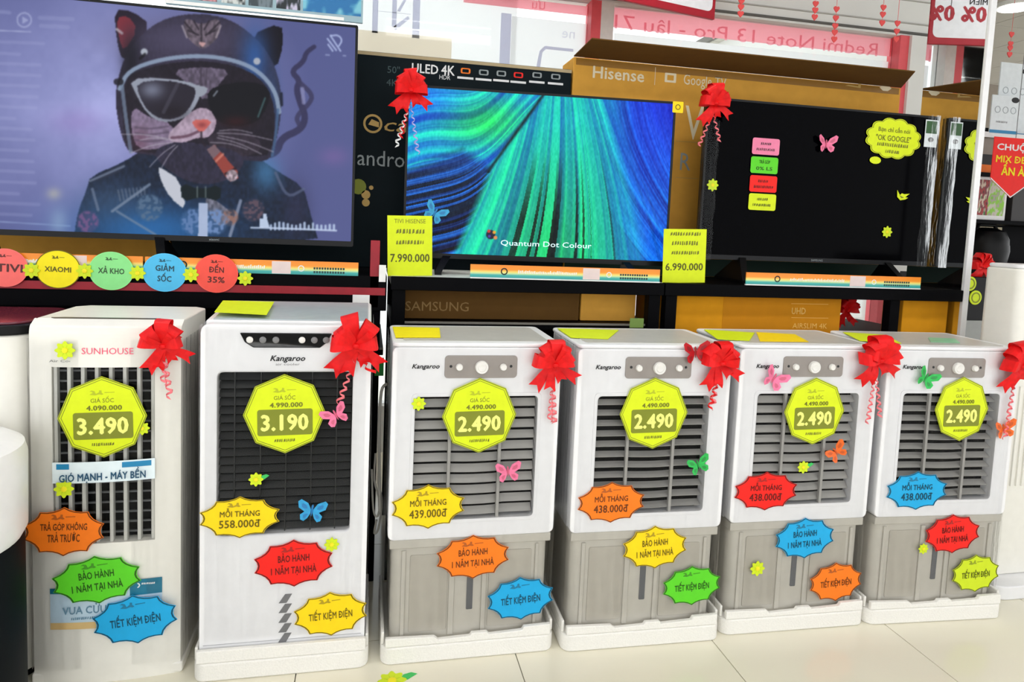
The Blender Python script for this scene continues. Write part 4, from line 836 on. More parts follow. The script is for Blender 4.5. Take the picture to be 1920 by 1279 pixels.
for k, x, y, size, seed, tx, curl in ((1, 311, 646, .135, 1, 'slim cream cooler', [(.012, -.03, -.135, m_pinkrib), (-.004, -.03, -.10, m_pinkrib)]), (2, 668, 645, .165, 2, 'tall cooler with black window', [(-.04, -.03, -.155, m_pinkrib), (.045, -.03, -.075, m_red)]),
        (3, 1037, 681, .15, 3, 'first grey-tanked cooler', [(-.004, -.03, -.165, m_pinkrib), (.010, -.03, -.17, m_pinkrib)]), (4, 1346, 678, .15, 4, 'second grey-tanked cooler', [(-.01, -.03, -.125, m_pinkrib), (-.02, -.03, -.14, m_red)]),
        (5, 1640, 673, .16, 5, 'third grey-tanked cooler', [(-.012, -.03, -.2, m_pinkrib), (.03, -.03, -.18, m_pinkrib)]), (6, 1902, 684, .16, 6, 'rightmost grey-tanked cooler', [(-.01, -.03, -.16, m_pinkrib), (-.015, -.03, -.24, m_pinkrib)])):
    c, yaw, _, _ = spot(k, x, y, 10, 10, .008); bow('red ribbon bow with curled ends at top right of the ' + tx, c, yaw, size, seed, curl)
c = atY(770, 172, .60); bow('red ribbon bow on the top left corner of the striped-screen television', c, 0, .155, 11, [(-.045, -.03, -.19, m_white_ink), (-.03, -.03, -.16, m_red), (.03, -.03, -.21, mat('lilac_ribbon', (170, 170, 230), .4))])
c = atY(1336, 196, .585); bow('red ribbon bow on the top left corner of the switched-off television', c, 0, .155, 12, [(-.05, -.03, -.16, m_pinkrib), (.035, -.03, -.135, m_pinkrib)])
# butterflies
WU = [(.03, .02), (.2, .32), (.5, .5), (.62, .42), (.56, .16), (.3, -.02), (.06, -.02)]; WL = [(.04, -.02), (.3, -.02), (.46, -.14), (.42, -.34), (.28, -.42), (.14, -.3), (.05, -.12)]
def butterfly(label, c, yaw, size, roll, colr, fold=.35):
    size *= 1.18
    t = tag(empty('paper_butterfly', c, yaw, roll), label, 'butterfly', 'paper butterflies'); m = mat('butterfly_'+str(colr), colr, .5, .4, .12, 90); dk = mat('butterfly_spots_'+str(colr), tuple(int(v*.78+ (20 if v > 200 else 0)) for v in colr), .5)
    for s in (-1, 1):
        for P in (WU, WL):
            Q = [(s*x*size, z*size) for x, z in P]; Q = Q if s > 0 else Q[::-1]; n = len(Q)
            V = [(x*math.cos(fold), -.002-abs(x)*math.sin(fold), z) for x, z in Q] + [(x*math.cos(fold), -.0012-abs(x)*math.sin(fold), z) for x, z in Q]
            o = MB().add(V, [tuple(range(n)), tuple(range(2*n-1, n-1, -1))] + [(i, i+n, (i+1) % n+n, (i+1) % n) for i in range(n)]).build('wing', m, t, smooth=False)
            cx = sum(q[0] for q in Q)/n; cz = sum(q[1] for q in Q)/n; R = [(cx+(x-cx)*.45, cz+(z-cz)*.45) for x, z in Q]
            MB().add([(x*math.cos(fold), -.0026-abs(x)*math.sin(fold), z) for x, z in R], [tuple(range(n))]).build('wing_spot', dk, o, smooth=False)
    MB().tube([(0, -.003, -.22*size), (0, -.004, 0), (0, -.004, .2*size), (0, -.003, .26*size)], [.012*size, .04*size, .045*size, .015*size], 8).build('butterfly_body', dk, t)
PINK = (238, 120, 160); BLUE = (50, 160, 214); GRN = (44, 186, 84); ORG = (238, 108, 34); DRED = (186, 18, 30)
for k, x, y, sz, roll, colr, tx in ((2, 630, 778, .052, -.5, PINK, 'pink paper butterfly at the right edge of the black window'), (2, 585, 957, .056, .15, BLUE, 'blue paper butterfly on the lower part of the black window'), (3, 952, 884, .054, -.1, PINK, 'pink paper butterfly on the louvres of the first grey-tanked cooler'),
        (4, 1308, 871, .052, -.35, GRN, 'green paper butterfly on the louvres of the second grey-tanked cooler'), (4, 1303, 661, .060, -.1, DRED, 'dark red butterfly beside the bow of the second grey-tanked cooler'), (5, 1449, 710, .060, .5, PINK, 'pink paper butterfly above the louvres of the third grey-tanked cooler'),
        (5, 1566, 847, .054, -.7, ORG, 'orange paper butterfly on the louvres of the third grey-tanked cooler'), (6, 1734, 709, .056, .45, GRN, 'green paper butterfly above the louvres of the rightmost grey-tanked cooler'), (6, 1880, 804, .056, -.2, ORG, 'orange paper butterfly right of the louvres of the rightmost grey-tanked cooler')):
    c, yaw, _, _ = spot(k, x, y, 10, 10, .0062); butterfly(tx, c, yaw, sz, roll, colr)
butterfly('light blue paper butterfly beside the price card on the striped screen', atY(815, 400, .595), yaw2, .062, .5, (60, 170, 220)); butterfly('pink paper butterfly on the switched-off screen', atY(1548, 271, .5965), 0, .062, 0, PINK)
# flowers
def flower(label, c, yaw, r, leaf=False, roll=0, lie=False, m=None):
    P = [(1.12*r*(.86+.14*math.cos(8*a))*math.cos(a), 1.12*r*(.86+.14*math.cos(8*a))*math.sin(a)) for a in [2*math.pi*i/48 for i in range(48)]]
    o = root_card('paper_flower', label, 'paper flower', 'yellow paper flowers', P, c, yaw, roll, m or mc('limegreen'), .0015)
    MB().lathe([(r*.34, .0014), (r*.30, .0034), (r*.12, .0042)], 14, 'y').build('flower_centre', mat('flower_centre_yellow', (236, 222, 20), .6), o)
    for i in range(8):
        a = 2*math.pi*i/8+.39; MB().prism([(r*.36*math.cos(a-.06), r*.36*math.sin(a-.06)), (r*.7*math.cos(a), r*.7*math.sin(a)), (r*.36*math.cos(a+.06), r*.36*math.sin(a+.06))], -.0019, -.0014).build('petal_line', mat('flower_line_green', (176, 200, 24), .6), o, smooth=False)
    if leaf:
        s = r; MB().prism([(.55*s, .05*s), (1.2*s, -.02*s), (1.95*s, .55*s), (1.5*s, .78*s), (.9*s, .6*s)], -.0009, -.0001).build('leaf', mat('leaf_green', (50, 190, 90), .5), o, smooth=False)
    return o
for k, x, y, r, leaf, tx in ((1, 122, 657, .021, 0, 'near the brand name of the slim cream cooler'), (1, 120, 917, .021, 0, 'on the lower slats of the slim cream cooler'), (1, 267, 803, .016, 0, 'peeking from behind the 3.490 price sticker'), (2, 480, 899, .017, 1, 'with green leaf on the black window'), (2, 622, 1021, .018, 0, 'behind the red starburst of the tall cooler'),
        (3, 785, 757, .018, 0, 'at the top left of the first grey-tanked cooler louvres'), (5, 1506, 876, .018, 1, 'with leaf on the third grey-tanked cooler louvres'), (5, 1420, 1066, .022, 0, 'on the tank of the third grey-tanked cooler'), (6, 1731, 1029, .016, 0, 'on the tank of the rightmost grey-tanked cooler')):
    c, yaw, _, _ = spot(k, x, y, 10, 10, .0040 if (k, x) == (2, 622) else .0046); flower('yellow-green paper flower ' + tx, c, yaw, r, leaf)
flower('small yellow paper flower at the left of the switched-off screen', atY(1336, 347, .5965), 0, .022, m=mc('limegreen')); flower('small yellow paper flower at the lower right of the switched-off screen', atY(1663, 435, .5965), 0, .022)
o = flower('yellow-green paper flower lying on the floor tiles', atZ(735, 1277, .0), 0, .035, True); o.rotation_euler = (-math.pi/2, 0, 0); o.location.z = .0002
# stickers on the switched-off television
for x, y, colr, l1, l2, tx in ((1436, 275, 'pink', None, None, 'pink'), (1433, 310, 'green', 'TRẢ GÓP', '0% LS', 'green'), (1431, 345, 'red', None, None, 'red'), (1429, 379, 'lime', None, None, 'yellow')):
    c, yaw, wd, hh = spotY(.5965, x, y, 51, 31); o = root_card('rounded_tag', tx + ' rounded tag in the column on the switched-off screen', 'tag', 'column of tags on the dark screen', rrect(-wd/2, wd/2, -hh/2, hh/2, .008), c, 0, 0, mc(colr))
    if l2: txt(o, l1, 0, .2*hh, .2*hh, mdk(colr), y=-.0016, wid=.4*wd, bold=.02); txt(o, l2, 0, -.2*hh, .2*hh, mdk(colr), y=-.0016, wid=.6*wd, bold=.02)
    else: faint_line(o, 0, .17*hh, .4*wd, .17*hh, mdk(colr), x); faint_line(o, 0, -.18*hh, .7*wd, .17*hh, mdk(colr), y)
c, yaw, wd, hh = spotY(.5965, 1675, 260, 106, 78); P = []
for i in range(96): a = 2*math.pi*i/96; r = .9+.1*abs(math.sin(6*a)); P.append((wd/2*r*math.cos(a), hh/2*r*math.sin(a)))
o = root_card('speech_bubble_sticker', 'yellow scalloped speech bubble sticker on the switched-off screen', 'sticker', None, P, c, 0, .02, mc('lime'))
MB().ring(scale(P, .97), scale(P, .945), -.0017, -.0012).build('outline', m_olive_ink, o, smooth=False)
for s_, zz, hc, ww in (('Bạn chỉ cần nói', .2, .1, .56), ('"OK GOOGLE"', .0, .13, .62), (None, -.16, .09, .56), (None, -.32, .08, .24)):
  if s_ is None: faint_line(o, 0, zz*hh, ww*wd, hc*hh, m_olive_ink, int(zz*100))
  else: txt(o, s_, 0, zz*hh, hc*hh, m_olive_ink, y=-.0017, wid=ww*wd, bold=.015)
MB().prism(ell(-.28*wd, -.56*hh, .10*wd, .09*hh, 14), -.0011, 0).build('bubble_tail', mc('lime'), o, smooth=False)
c = atY(1690, 368, .5965); s = .04; o = root_card('paper_bird', 'yellow paper swallow on the switched-off screen', 'paper bird', None, [(-.55*s, .6*s), (-.5*s, -.1*s), (-.1*s, -.42*s), (.5*s, -.3*s), (.8*s, -.12*s), (.45*s, -.08*s), (.95*s, .3*s), (.3*s, .22*s), (.02*s, .3*s), (-.2*s, .1*s)], c, 0, 0, mc('lime'))
MB().prism([(-.3*s, .1*s), (0, -.2*s), (.3*s, -.12*s)], -.0018, -.0012).build('wing_line', m_olive_ink, o, smooth=False)
# sticker at the corner of the striped screen
c = atY(1271, 201, .53); o = root_card('corner_sticker', 'small yellow square sticker on the top right corner of the striped screen', 'sticker', None, rrect(-.02, .02, -.02, .02, .003), c, yaw2, 0, mc('yellow')); MB().ring(ell(0, 0, .01, .01, 16), ell(0, 0, .007, .007, 16), -.0017, -.0012).build('round_mark', mdk('yellow'), o, smooth=False)
# price cards on the shelf
for x, y, w_, h_, ln, tx in ((769, 450, 84, 113, ('TIVI HISENSE', None, None, '7.990.000'), 'striped-screen'), (1284, 466, 80, 101, (None, None, None, '6.990.000'), 'switched-off')):
    c, yaw, wd, hh = spotY(.45, x, y, w_, h_); c.z = ZS+hh/2+.0005; o = root_card('price_card', 'upright lime price card reading %s before the %s television' % (ln[3], tx), 'price card', 'price cards on the shelves', [(-wd/2, -hh/2), (wd/2, -hh/2), (wd/2, hh/2), (-wd/2, hh/2)], c, 0, -.03, mc('lime'), .002)
    for s_, zz, hc, ww, bo in ((ln[0], .41, .07, .7, 0), (ln[1], .24, .08, .62, 0), (ln[2], .06, .07, .62, 0), (ln[3], -.2, .13, .88, .02)):
      if s_ is None: faint_line(o, 0, zz*hh, ww*wd, hc*hh, m_olive_ink, int(zz*100)+x, -.0024)
      else: txt(o, s_, 0, zz*hh, hc*hh, m_olive_ink if not bo else mat('dark_olive_ink', (78, 80, 10), .6), y=-.0024, wid=ww*wd, bold=bo)
    MB().add([(-.02, .002, -hh/2), (.02, .002, -hh/2), (.02, .05, -hh/2), (-.02, .05, -hh/2), (-.01, .002, 0), (.01, .002, 0)], [(0, 3, 2, 1), (0, 1, 5, 4), (1, 2, 5), (2, 3, 4, 5), (3, 0, 4)]).build('card_stand', m_black, o, smooth=False)
# shelf strips with printed bands
m_rail = bpy.data.materials.new('printed_band'); m_rail.use_nodes = True; nt = m_rail.node_tree; b = nt.nodes['Principled BSDF']
tc = nt.nodes.new('ShaderNodeTexCoord'); sx = nt.nodes.new('ShaderNodeSeparateXYZ'); cr = nt.nodes.new('ShaderNodeValToRGB'); nt.links.new(tc.outputs['Generated'], sx.inputs[0]); nt.links.new(sx.outputs['Z'], cr.inputs[0]); nt.links.new(cr.outputs[0], b.inputs['Base Color'])
els = cr.color_ramp.elements; els[0].position = .0; els[0].color = (*L((40, 150, 150)), 1); els[1].position = .95; els[1].color = (*L((244, 140, 30)), 1)
for pos, c in ((.22, (60, 176, 170)), (.34, (200, 226, 160)), (.46, (250, 220, 110)), (.62, (246, 150, 34))): e = els.new(pos); e.color = (*L(c), 1)
b.inputs['Roughness'].default_value = .35
for x0_, y0_, x1_, y1_, tx in ((-60, 490, 268, 493, 'under the left of the cat picture television'), (272, 491, 672, 497, 'under the right of the cat picture television'), (882, 504, 1237, 516, 'under the striped-screen television'), (1399, 519, 1726, 530, 'under the switched-off television')):
    a = atY(x0_, y0_, .416); e = atY(x1_, y1_, .416); hz = .043; zc = ZS+.026 if x0_ > 500 else ZS+.020
    o = MB().box(-(e.x-a.x)/2, (e.x-a.x)/2, -.002, .002, -hz/2, hz/2).build('label_strip', m_rail, None, smooth=False); o.location = ((a.x+e.x)/2, .417, zc); tag(o, 'orange and teal printed label strip ' + tx, 'label strip', 'printed strips on the shelf edges')
    wd = e.x-a.x
    flat(o, 'pale_patch', rrect(.08*wd, .17*wd, -.02, .019, .001), mat('pale_print', (226, 206, 204), .5), -.0021); MB().ring(ell(-.33*wd, 0, .012, .012, 16), ell(-.33*wd, 0, .008, .008, 16), -.0028, -.002).build('round_mark', m_ink, o, smooth=False); MB().ring(ell(.22*wd, -.002, .010, .010, 16), ell(.22*wd, -.002, .007, .007, 16), -.0028, -.002).build('round_mark', m_white_ink, o, smooth=False)
    rnd = random.Random(int(x0_)); mb = MB()
    for i in range(34): xx = -.26*wd+.3*wd*i/33; hh = rnd.uniform(.006, .012); mb.prism([(xx, -.006), (xx+.0035, -.006), (xx+.005, -.006+hh), (xx+.0015, -.006+hh)], -.0026, -.002)
    mb.build('script_print', m_white_ink, o, smooth=False)['kind'] = 'stuff'
    mb = MB()
    for r_ in range(2):
        for i in range(12): xx = .28*wd+.013*i*wd; mb.prism(rrect(xx, xx+.009*wd, -.004-.012*r_, .003-.012*r_, .0008, 2), -.0026, -.002)
    mb.build('script_print', mat('teal_ink', (20, 60, 60), .5), o, smooth=False)['kind'] = 'stuff'
    if x0_ > 500: MB().box(-wd/2, wd/2, -.004, .006, -hz/2-.004, -hz/2).build('clip_rail', m_white_ink, o, smooth=False)
# round paper discs
for x, y, colr, ln, tx in ((10, 502, 'coral', (('TIVI', 0, .2, .62),), 'coral'), (109, 505, 'bright', (('XIAOMI', 0, .13, .62),), 'yellow'), (209, 508, 'mint', (('XẢ KHO', 0, .14, .62),), 'mint green'), (309, 511, 'sky', (('GIẢM', .11, .14, .45), ('SỐC', -.16, .14, .34)), 'sky blue'), (406, 513, 'tomato', (('ĐẾN', .1, .14, .36), ('35%', -.16, .15, .42)), 'tomato red')):
    c, yaw, wd, hh = spotY(.408, x, y, 75, 72); o = root_card('round_disc', tx + ' round paper disc with lettering hung on the shelf edge', 'paper disc', 'row of lettered paper discs', ell(0, 0, hh*.53, hh*.5, 40), c, 0, .03, mc(colr))
    MB().ring(ell(0, 0, hh*.53, hh*.5, 40), ell(0, 0, hh*.51, hh*.48, 40), -.0016, -.0012).build('outline', mdk(colr) if colr in ('bright',) else mat(colr+'_edge', tuple(min(255, int(v*1.05)) for v in CC[colr]), .5), o, smooth=False)
    for s_, zz, hc, ww in ln: txt(o, s_, (.1*hh if s_ == 'TIVI' else 0), zz*hh, hc*hh, mat('disc_ink_'+colr, tuple(int(v*.36) for v in CC[colr]), .6), y=-.0017, wid=ww*hh, bold=.025)
    script_mark(o, -.0, .31*hh, .3*hh, .08*hh, mdk(colr))
for x, y, tx in ((59, 507, 'coral and yellow'), (159, 508, 'yellow and mint'), (258, 512, 'mint and blue'), (358, 515, 'blue and tomato'), (460, 522, None)):
    flower('yellow paper flower between the %s discs' % tx if tx else 'yellow paper flower right of the tomato red disc', atY(x, y, .405), 0, .021, m=mc('limegreen'))
# printed band and brand card on the cream cooler
def curved_card(name, x0, x1, z0, z1, yoff, m, parent=None):
    mb = MB(); n = 10; B = .016; hw = .174; V = []
    for i in range(n+1):
        x = x0+(x1-x0)*i/n; y = -B*(1-(x/hw)**2)-yoff; V += [(x, y, z0(x)), (x, y, z1(x))]
    return mb.add(V, [(2*i, 2*i+2, 2*i+3, 2*i+1) for i in range(n)]).build(name, m, parent)
cx1, cy1 = -.946, .035
def c1x(px, py): q = atY(px, py, cy1-.014); return q.x-cx1, q.z
xa, za = c1x(98, 867); xb, zb_ = c1x(291, 862)
o = curved_card('slogan_band', xa, xb, lambda x: 0.565+.05*(x*x)+.02*x-.028, lambda x: .565+.02*x+.026+.05*x*x, .007, mat('pale_blue_paper', (226, 240, 246), .4)); o.location = (cx1, cy1, 0); tag(o, 'white and blue slogan band across the upright slats of the slim cream cooler', 'label')
for a_, e_ in ((xa+.01, xa+.04), (xb-.075, xb-.008)): curved_card('blue_stripe', a_, e_, lambda x: .565+.02*x+.008+.05*x*x, lambda x: .565+.02*x+.022+.05*x*x, .0078, mat('cyan_print', (20, 130, 180), .4), o)
txt(o, 'GIÓ MẠNH - MÁY BỀN', (xa+xb)/2+.0, .5535, .018, mat('deep_teal_ink', (10, 74, 108), .5), y=-.0255, wid=(xb-xa)*.84, bold=.03, slope=.03)
xa, za = c1x(92, 1100); xb, zb_ = c1x(303, 1088); zlo = c1x(92, 1183)[1]; zhi = c1x(200, 1098)[1]
o = curved_card('brand_card', xa, xb, lambda x: zlo+.0, lambda x: zhi-.004, .0024, mat('pale_sky_paper', (196, 220, 236), .4)); o.location = (cx1, cy1, 0); tag(o, 'blue and sand coloured information label low on the slim cream cooler', 'label')
curved_card('sand_print', xa, xb, lambda x: zlo, lambda x: zlo+.018, .0029, mat('sand_print', (222, 190, 130), .5), o); curved_card('teal_print', xb-.075, xb, lambda x: zhi-.03, lambda x: zhi+.012, .0029, mat('teal_print', (14, 116, 146), .5), o); curved_card('teal_print', xa, xa+.05, lambda x: zhi-.016, lambda x: zhi-.002, .003, mat('teal_print', (14, 116, 146), .5), o)
txt(o, 'VUA CỬU NAN', (xa+xb)/2-.02, zlo+.052, .019, mat('slate_blue_ink', (96, 136, 160), .5), y=-.0192, wid=.16, bold=.02); faint_line(o, (xa+xb)/2-.03, zlo+.03, .10, .007, mat('slate_blue_ink', (96, 136, 160), .5), 3, -.0192)
MB().ring(ell(xb-.058, zhi-.004, .007, .007, 14), ell(xb-.058, zhi-.004, .004, .004, 14), -.016, -.0152).build('round_mark', m_white_ink, o, smooth=False); faint_line(o, xb-.03, zhi, .035, .005, m_white_ink, 4, -.0152)
# cards lying on the cooler tops
def lying(label, pts, z, m, lift=.001, curl=.0):
    P = [atZ(x, y, z) for x, y in pts]; c = sum(P, Vector())/len(P); poly = [(p.x-c.x, p.y-c.y) for p in P]
    a = sum(poly[i][0]*poly[(i+1) % len(poly)][1]-poly[(i+1) % len(poly)][0]*poly[i][1] for i in range(len(poly)))
    if a < 0: poly.reverse()
    o = MB().plan(poly, 0, .0015).build('paper_sheet', m, None, smooth=False); o.location = (c.x, c.y, z+lift); return tag(o, label, 'paper sheet', 'yellow sheets lying on the coolers')
o = lying('yellow sheet lying on top of the tall cooler with black window', [(402, 584), (500, 588), (514, 571), (418, 569)], .9665, mc('lime'), .002); o.rotation_euler = (.055, 0, 0)
lying('yellow sheet lying on top of the first grey-tanked cooler', [(742, 634), (826, 634), (824, 616), (736, 614)], .9015, mc('bright'), .001)
lying('yellow sheet lying on top of the second grey-tanked cooler', [(1070, 634), (1140, 637), (1160, 620), (1045, 617)], .9015, mc('lime'))
lying('lime sheet lying at the left on top of the third grey-tanked cooler', [(1345, 637), (1405, 640), (1415, 625), (1320, 619)], .9015, mc('lime'))
lying('golden yellow sheet lying at the right on top of the third grey-tanked cooler', [(1425, 641), (1516, 642), (1490, 628), (1418, 624)], .9015, mc('yellow'))
lying('lime sheet lying on top of the rightmost grey-tanked cooler', [(1612, 640), (1690, 645), (1660, 629), (1580, 624)], .9015, mc('lime'))
lying('small green and white packet lying on top of the rightmost grey-tanked cooler', [(1745, 642), (1800, 644), (1790, 636), (1740, 634)], .9015, mat('pale_green_packet', (150, 214, 170), .3))
# small upright things behind the coolers
def little(name, label, cat, Y, x, y, w_, h_, m, d=.01, zfloor=None):
    c, _, wd, hh = spotY(Y, x, y, w_, h_); o = MB().box(-wd/2, wd/2, 0, d, -hh/2, hh/2).build(name, m, None, bevel=.001, seg=1); o.location = c; return tag(o, label, cat)
little('paper_note', 'white paper note at the right end of the crimson shelf strip', 'note', .413, 677, 564, 32, 22, m_white_ink, .003); little('paper_note', 'narrow white paper note on the shelf beside the crimson tag', 'note', .405, 717, 513, 13, 32, m_white_ink, .003)
little('green_tag', 'green square tag in the gap right of the tall cooler', 'tag', .428, 711, 688, 17, 34, mat('green_card', (20, 140, 50), .5), .004)
t = tag(empty('storage_crate', (-.745, .42, 0)), 'dark storage crate on the floor in the gap left of the tall cooler', 'crate'); MB().box(-.16, .16, 0, .3, 0, .52).build('crate_body', m_black, t, bevel=.004); MB().box(-.165, .165, -.003, .303, .5, .53).build('crate_rim', m_black, t, bevel=.003)
little('yellow_card', 'yellow card with dark marks in the gap left of the tall cooler', 'card', .416, 364, 992, 24, 90, mc('limegreen'), .003); little('crimson_packet', 'crimson packet in the gap left of the tall cooler', 'packet', .38, 364, 1110, 26, 66, m_redbar, .03)
c = atY(1193, 606, .425); o = little('green_label', 'small green label standing behind the second grey-tanked cooler', 'label', .40, 1194, 606, 26, 18, mat('moss_card', (120, 150, 70), .5), .003)
# power leads between the tall cooler and its neighbour
for pts, r, tx in (([(724, 720, .25), (715, 735, .22), (711, 800, .2), (711, 870, .2), (712, 960, .18)], .0045, 'thick white power lead hanging down beside the first grey-tanked cooler'), ([(704, 850, .24), (702, 900, .22), (712, 940, .2), (708, 968, .2), (700, 955, .2), (697, 880, .22)], .003, 'thin white looped lead in the gap right of the tall cooler'), ([(712, 840, .26), (710, 905, .25), (716, 940, .24), (710, 990, .24), (702, 1000, .24), (706, 975, .23)], .0035, 'beige bundled lead in the gap right of the tall cooler')):
    P = [atY(*q) for q in pts]; Q = []
    for i in range(len(P)-1):
        p_1 = P[max(i-1, 0)]; p0, p1_ = P[i], P[i+1]; p2 = P[min(i+2, len(P)-1)]
        for u in (0, .25, .5, .75): Q.append(.5*((2*p0)+(p1_-p_1)*u+(2*p_1-5*p0+4*p1_-p2)*u*u+(-p_1+3*p0-3*p1_+p2)*u**3))
    Q.append(P[-1]); o = MB().tube(Q, r, 8).build('power_lead', mat('white_lead', (214, 210, 200), .5), None); tag(o, tx, 'cable')
# bows standing behind unit three, seen below the shelf
for px_, sz, sd, tx in ((1594, .13, 21, 'small red bow on the lower shelf beside the UHD carton'), (1684, .10, 22, 'small red bow half hidden behind the small golden carton')):
    q = atY(px_, 605, .60); bow(tx, Vector((q.x, .64, .853+.6*sz)), 0, sz, sd, [])
# ------------------------------------------------------------------ overhead decorations
HEART = [(0, -.5), (.32, -.18), (.5, .1), (.47, .34), (.28, .46), (.1, .4), (0, .24), (-.1, .4), (-.28, .46), (-.47, .34), (-.5, .1), (-.32, -.18)]
m_heart = mat('coral_heart_paper', (240, 84, 84), .6)
def garland(label, x, ys, Y, size=13):
    top = atY(x, -40, Y); t = tag(empty('heart_garland', (top.x, Y, 2.985)), label, 'garland', 'hanging heart garlands'); zend = atY(x, ys[-1], Y).z
    MB().tube([(0, 0, 0), (0, 0, zend-2.985)], .0012, 6).build('string', m_heart, t)
    for y in ys:
        q = atY(x, y, Y); s = size*(Y-CAM.y)/F; MB().prism([(a*s, b_*s) for a, b_ in HEART], -.003, .003).build('heart', m_heart, t, smooth=False).location.z = q.z-2.985
for x, ys, Y, tx in ((1393, (-20, 3, 14, 27), 1.45, 'leftmost of the coral heart garlands, beside the crimson sign'), (1533, (-15, 8, 20, 33), 1.45, 'second of the coral heart garlands from the left'), (1573, (18, 35, 50, 62, 75), 1.45, 'third coral heart garland from the left, the longest'), (1661, (-10, 15, 28, 44), 1.45, 'fourth coral heart garland from the left'), (1690, (45, 60, 75), 1.45, 'coral heart garland nearest the white window frame'), (1907, (66, 84, 92, 104), 2.3, 'coral heart garland hanging at the far right under the ceiling boards')):
    garland(tx, x, ys, Y)
# crimson framed discount sign hung from the ceiling: its lower edge shows at the top, its face in the mirror
pr = atY(1340, 37, 1.42); best = min((abs(atY(1150, -3, Y_/100).z-pr.z), Y_/100) for Y_ in range(20, 142)); pl = atY(1150, -3, best[1]); d = pr-pl; yw = math.atan2(d.y, d.x)
dn = Vector((math.cos(yw), math.sin(yw), 0)); nn = Vector((math.sin(yw), -math.cos(yw), 0)); wd = 1.0; o0 = pr-dn*wd
t = tag(empty('discount_sign', o0, yw), 'crimson framed white sign with 0% figures hung high, its face seen in the mirror', 'sign')
MB().box(0, wd, 0, .02, 0, .42).build('sign_board', m_sign, t, bevel=.003); flat(t, 'white_field', rrect(.03, wd-.02, .035, .40, .03), mat('pale_sign_print', (236, 238, 244), .5), -.0002)
def in_mirror(x, y):      # point of the sign's face that the mirror shows at this spot
    v = ray(x, y); m_ = CAM + v*((XM-CAM.x)/v.x); v = Vector((-v.x, v.y, v.z)); q = m_ + v*((o0-m_).dot(nn)/v.dot(nn)); return (q-o0).dot(dn), q.z-o0.z
xs_, zs_ = in_mirror(1826, 27); txt(t, '0%', xs_, zs_, .075, m_sign, y=-.0012, bold=.05); x2, z2 = in_mirror(1751, 24); txt(t, '0%', x2+.06 if x2+.1 < wd else wd-.06, z2, .075, m_sign, y=-.0012, bold=.05)
x2, z2 = in_mirror(1835, 4); txt(t, 'MIỄN', x2, z2, .028, m_ink, y=-.0012, bold=.03); x2, z2 = in_mirror(1783, 15); flat(t, 'divider_line', rrect(x2-.002, x2+.002, z2-.05, z2+.05, .001), m_ink, -.0006)
for xx in (.05, wd-.05): MB().tube([(xx, .01, .42), (xx, .01, 2.99-pr.z)], .002, 6).build('hanger', m_steel, t)
# ------------------------------------------------------------------ racks seen past the mirror
YR = 1.85
def rq(x, y, Y=YR): return atY(x, y, Y)
xl = rq(1820, 300).x; t = tag(empty('display_rack', (xl+.5, YR+.05, 0)), 'black display rack with goods beyond the mirror at the far right', 'rack')
MB().box(-.5, .6, .36, .38, 0, 2.05).build('back_panel', m_blackmetal, t, smooth=False)
zsh = [rq(1860, 240).z-.02, rq(1860, 322).z, rq(1860, 412).z, rq(1860, 500).z, .5]
for zz in zsh: MB().box(-.5, .6, 0, .36, zz-.025, zz).build('rack_shelf', m_blackmetal, t, bevel=.002, seg=1)
for xx in (-.5, .57): MB().box(xx, xx+.03, .33, .36, 0, 2.05).build('post', m_blackmetal, t, smooth=False)
MB().box(-.5, .35, -.004, 0, zsh[0]-.03, zsh[0]+.004).build('shelf_edge', m_white_ink, t, smooth=False)
def board(label, x0, y0, x1, y1, Y, m, name='price_board', cat='price board', z_rest=None, group=None):
    a = rq(x0, y1, Y); b_ = rq(x1, y0, Y); z0_ = z_rest if z_rest is not None else min(a.z, b_.z); o = MB().box(0, b_.x-a.x, 0, .008, 0, max(a.z, b_.z)-z0_).build(name, m, None, bevel=.001, seg=1); o.location = (a.x, Y, z0_); tag(o, label, cat, group); return o, b_.x-a.x, max(a.z, b_.z)-z0_
mwb = mat('cool_white_board', (226, 232, 236), .4)
for lab, x0, y0, x1, y1, Y in (('large white specification board with blue foot, upper one at the far right', 1872, 122, 1935, 178, YR+.1), ('white specification board standing in front of the larger one at the far right', 1857, 182, 1914, 226, YR+.045)):
    o, wd, hh = board(lab, x0, y0, x1, y1, Y, mwb, z_rest=zsh[0] if y0 > 150 else zsh[0]); 
    MB().box(0, wd, -.001, 0, 0, .02).build('blue_foot', mat('cyan_print', (20, 130, 180), .4), o, smooth=False)
    for i in range(3): MB().ring(ell(wd*(.22+.28*i), hh*.62, .022, .022, 14), ell(wd*(.22+.28*i), hh*.62, .018, .018, 14), -.0012, 0).build('round_mark', mat('light_grey_print', (160, 168, 174), .5), o, smooth=False)
    flat(o, 'badge_print', ell(wd*.82, hh*.9, .03, .018, 14), m_ink, -.0004); faint_line(o, wd*.4, hh*.3, wd*.4, .012, m_steel, 5, -.0004)
